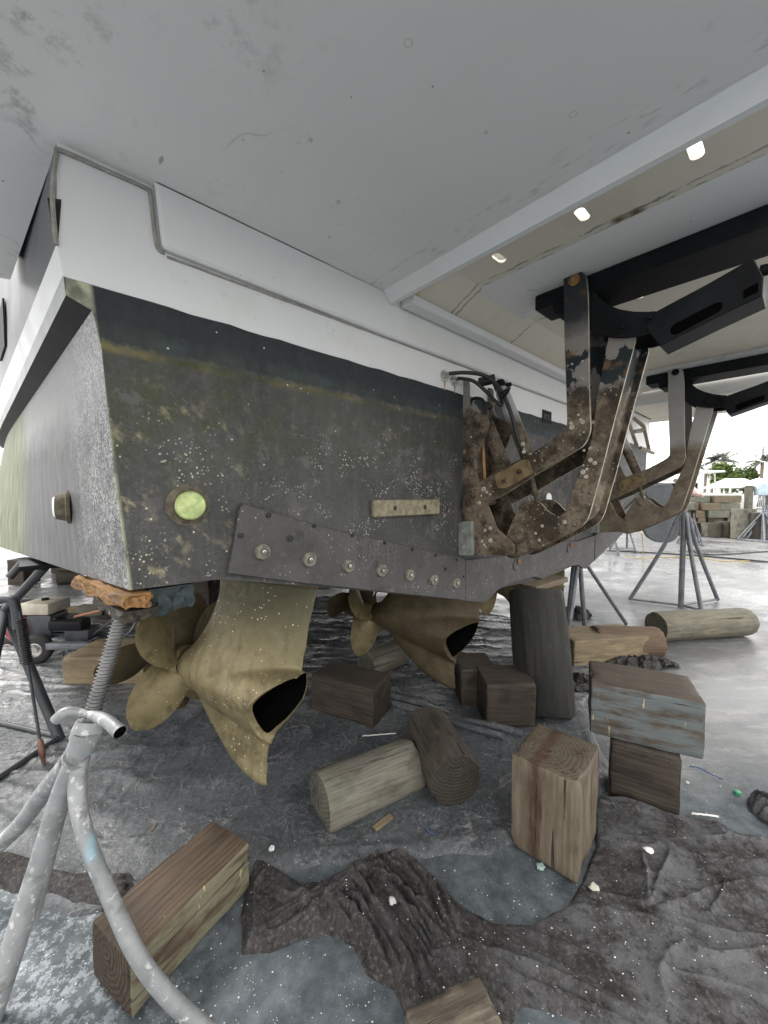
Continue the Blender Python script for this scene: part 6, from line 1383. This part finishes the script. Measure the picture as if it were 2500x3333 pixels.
# its rudder
rp = [(2082, 1580), (2200, 1565), (2207, 1640), (2212, 1735), (2200, 1758), (2178, 1768), (2130, 1765), (2100, 1745), (2090, 1700), (2120, 1640)]
rO = dp(2150, 1650, 8.2); prr = [(dp(u, v, 8.2)-rO) for u, v in [(2086, 1582), (2190, 1572), (2205, 1640), (2213, 1730), (2203, 1756), (2180, 1767), (2140, 1766), (2108, 1748), (2090, 1712), (2112, 1655), (2110, 1620)]]
o = link('rudder_blade', prism('rudder_blade', rounded([(p.x, p.z) for p in prr], .08, 4), lambda x, z, t: Vector((x, t, z)), 0, .09, plain('dark_grey_rudder', (.055, .06, .065), .6, 0, .4, 3), .015)); o.location = rO; tag(o, 'big dark grey rudder blade hanging behind the far lift arm', 'rudder')
# car, pavilion roofs, fence rail
def car(u, Y, lab):
    c = Gd(u, Y); e = empty('parked_car', c); tag(e, lab, 'car'); fr = lambda a, b, z: Vector((c.x+a, c.y+b, z))
    body = [(-2.1, .3), (2.1, .3), (2.15, .75), (1.5, .92), (.9, 1.38), (-.8, 1.42), (-1.5, .98), (-2.15, .85)]
    link('body', prism('body', rounded(body, .15, 3), lambda x, z, t: fr(x, t, z), 0, 1.7, MT['pwhite'], .05), e)
    gl = [(1.35, .93), (.85, 1.32), (-.75, 1.35), (-1.35, .98)]; link('window', prism('window', gl, lambda x, z, t: fr(x, t, z), -.012, .02, MT['black']), e)
    for x in (-1.3, 1.3): link('wheel', lathe('wheel', fr(x, .05, .32), Vector((0, -1, 0)), [(.33, -.18), (.33, .02), (.2, .03), (.001, .02)], MT['rubber'], 18), e)
car(2325, 33, 'white car parked beyond the yard hedge')
def pav(u, Y, w, z0, z1, lab):
    c = Gd(u, Y); e = empty('pavilion', c); tag(e, lab, 'pavilion', 'white roofed shelters'); fr = lambda a, b, z: Vector((c.x+a, c.y+b, z))
    V = [fr(-w, -1.5, z0), fr(w, -1.5, z0), fr(w, 2, z0), fr(-w, 2, z0), fr(-w*.5, .2, z1), fr(w*.5, .2, z1)]
    bm = bmesh.new(); vv = [bm.verts.new(p) for p in V]
    for f in ((0, 1, 5, 4), (1, 2, 5), (2, 3, 4, 5), (3, 0, 4), (3, 2, 1, 0)): bm.faces.new([vv[i] for i in f])
    link('roof', bm_mesh('roof', bm, MT['pwhite']), e)
    for x in (-w*.9, w*.9): link('post', tube('post', [fr(x, -1.3, 0), fr(x, -1.3, z0)], .08, MT['pwhite'], 8), e)
pav(2395, 40, 2.0, 2.3, 3.3, 'low white roofed shelter behind the hedge centre'); pav(2500, 38, 2.2, 2.4, 3.2, 'white roofed shelter at the right picture edge')
e = empty('railing', Gd(2400, 27)); tag(e, 'white rail fence in front of the hedge', 'fence')
for z in (.7, 1.3): link('rail', tube('rail', [Gd(2270, 27)+UP*z, Gd(2560, 27)+UP*z], .05, MT['pwhite'], 6), e)
for u in range(2270, 2570, 45): link('post', tube('post', [Gd(u, 27), Gd(u, 27)+UP*1.4], .09, MT['pwhite'], 6), e)
timberx = [(2432, 2462, .03, 'w_tan'), (2468, 2500, .03, 'w_green'), (2436, 2478, .34, 'w_tan'), (2482, 2520, .34, 'w_dark'), (2440, 2470, .65, 'w_tan'), (2474, 2515, .65, 'w_green')]
for i_, (u0, u1, z0, m_) in enumerate(timberx):
    a = Gd(u0, 17.2); b = Gd(u1, 17.2); timber('wooden_block', (a.x, a.y), (b.x-.02, b.y), (a.x, a.y+.5), .30, MT[m_], ['left', 'right'][i_ % 2]+' block in the '+['bottom', 'middle', 'top'][i_//2]+' course of the rear stack behind the round posts', 'timber block', 'rear timber stack', z0=z0, wear=.01)
for i_, (u, hh) in enumerate(((2262, 7.5), (2288, 6.4), (2455, 8.5))):
    c_ = Gd(u, 48); o = link('mast', tube('mast', [c_, c_+UP*hh], .06, MT['pvc'], 6)); tag(o, ['tall thin mast left of the palms', 'shorter thin mast beside the drooping palm', 'tall thin mast right of the bright trees'][i_], 'mast', 'masts beyond the yard')
# rows of buildings and masts beyond, low on the horizon
# hoses and cords over the yard
def cord(px, r_, mat, label, cat='hose'):
    P = [zp(u, v, 0)+UP*(r_-.008) for u, v in px]; c = P[0].copy(); o = link(cat.replace(' ', '_'), tube('cord', [p-c for p in smooth_path(P, 6)], r_, mat, 8)); o.location = c; tag(o, label, cat, 'hoses and cords on the yard')
cord([(1975, 1793), (2080, 1798), (2220, 1806), (2350, 1816), (2560, 1836)], .018, MT['rubber'], 'long black hose running across the yard to the right edge')
cord([(2243, 1778), (2262, 1795), (2290, 1805), (2380, 1804), (2560, 1790)], .016, MT['rubber'], 'black hose curving from the small stand to the right edge')
MT['yel'] = plain('yellow_cord', (.55, .42, .12), .6)
cord([(2040, 1812), (2090, 1818), (2150, 1812), (2280, 1818), (2360, 1826), (2440, 1826)], .008, MT['yel'], 'thin yellow cord lying beyond the lone stand', 'cord')
# hanging yellow cord from the lift arm
yc = [dp(2083, 1540, 6.9), dp(2083, 1680, 6.9), dp(2092, 1760, 6.9), zp(2094, 1813, 0)]
o = link('cord', tube('cord', smooth_path(yc, 6), .008, MT['yel'], 6)); tag(o, 'thin yellow cord hanging down behind the far lift arm', 'cord', 'hoses and cords on the yard')
print('objects', len(bpy.data.objects))
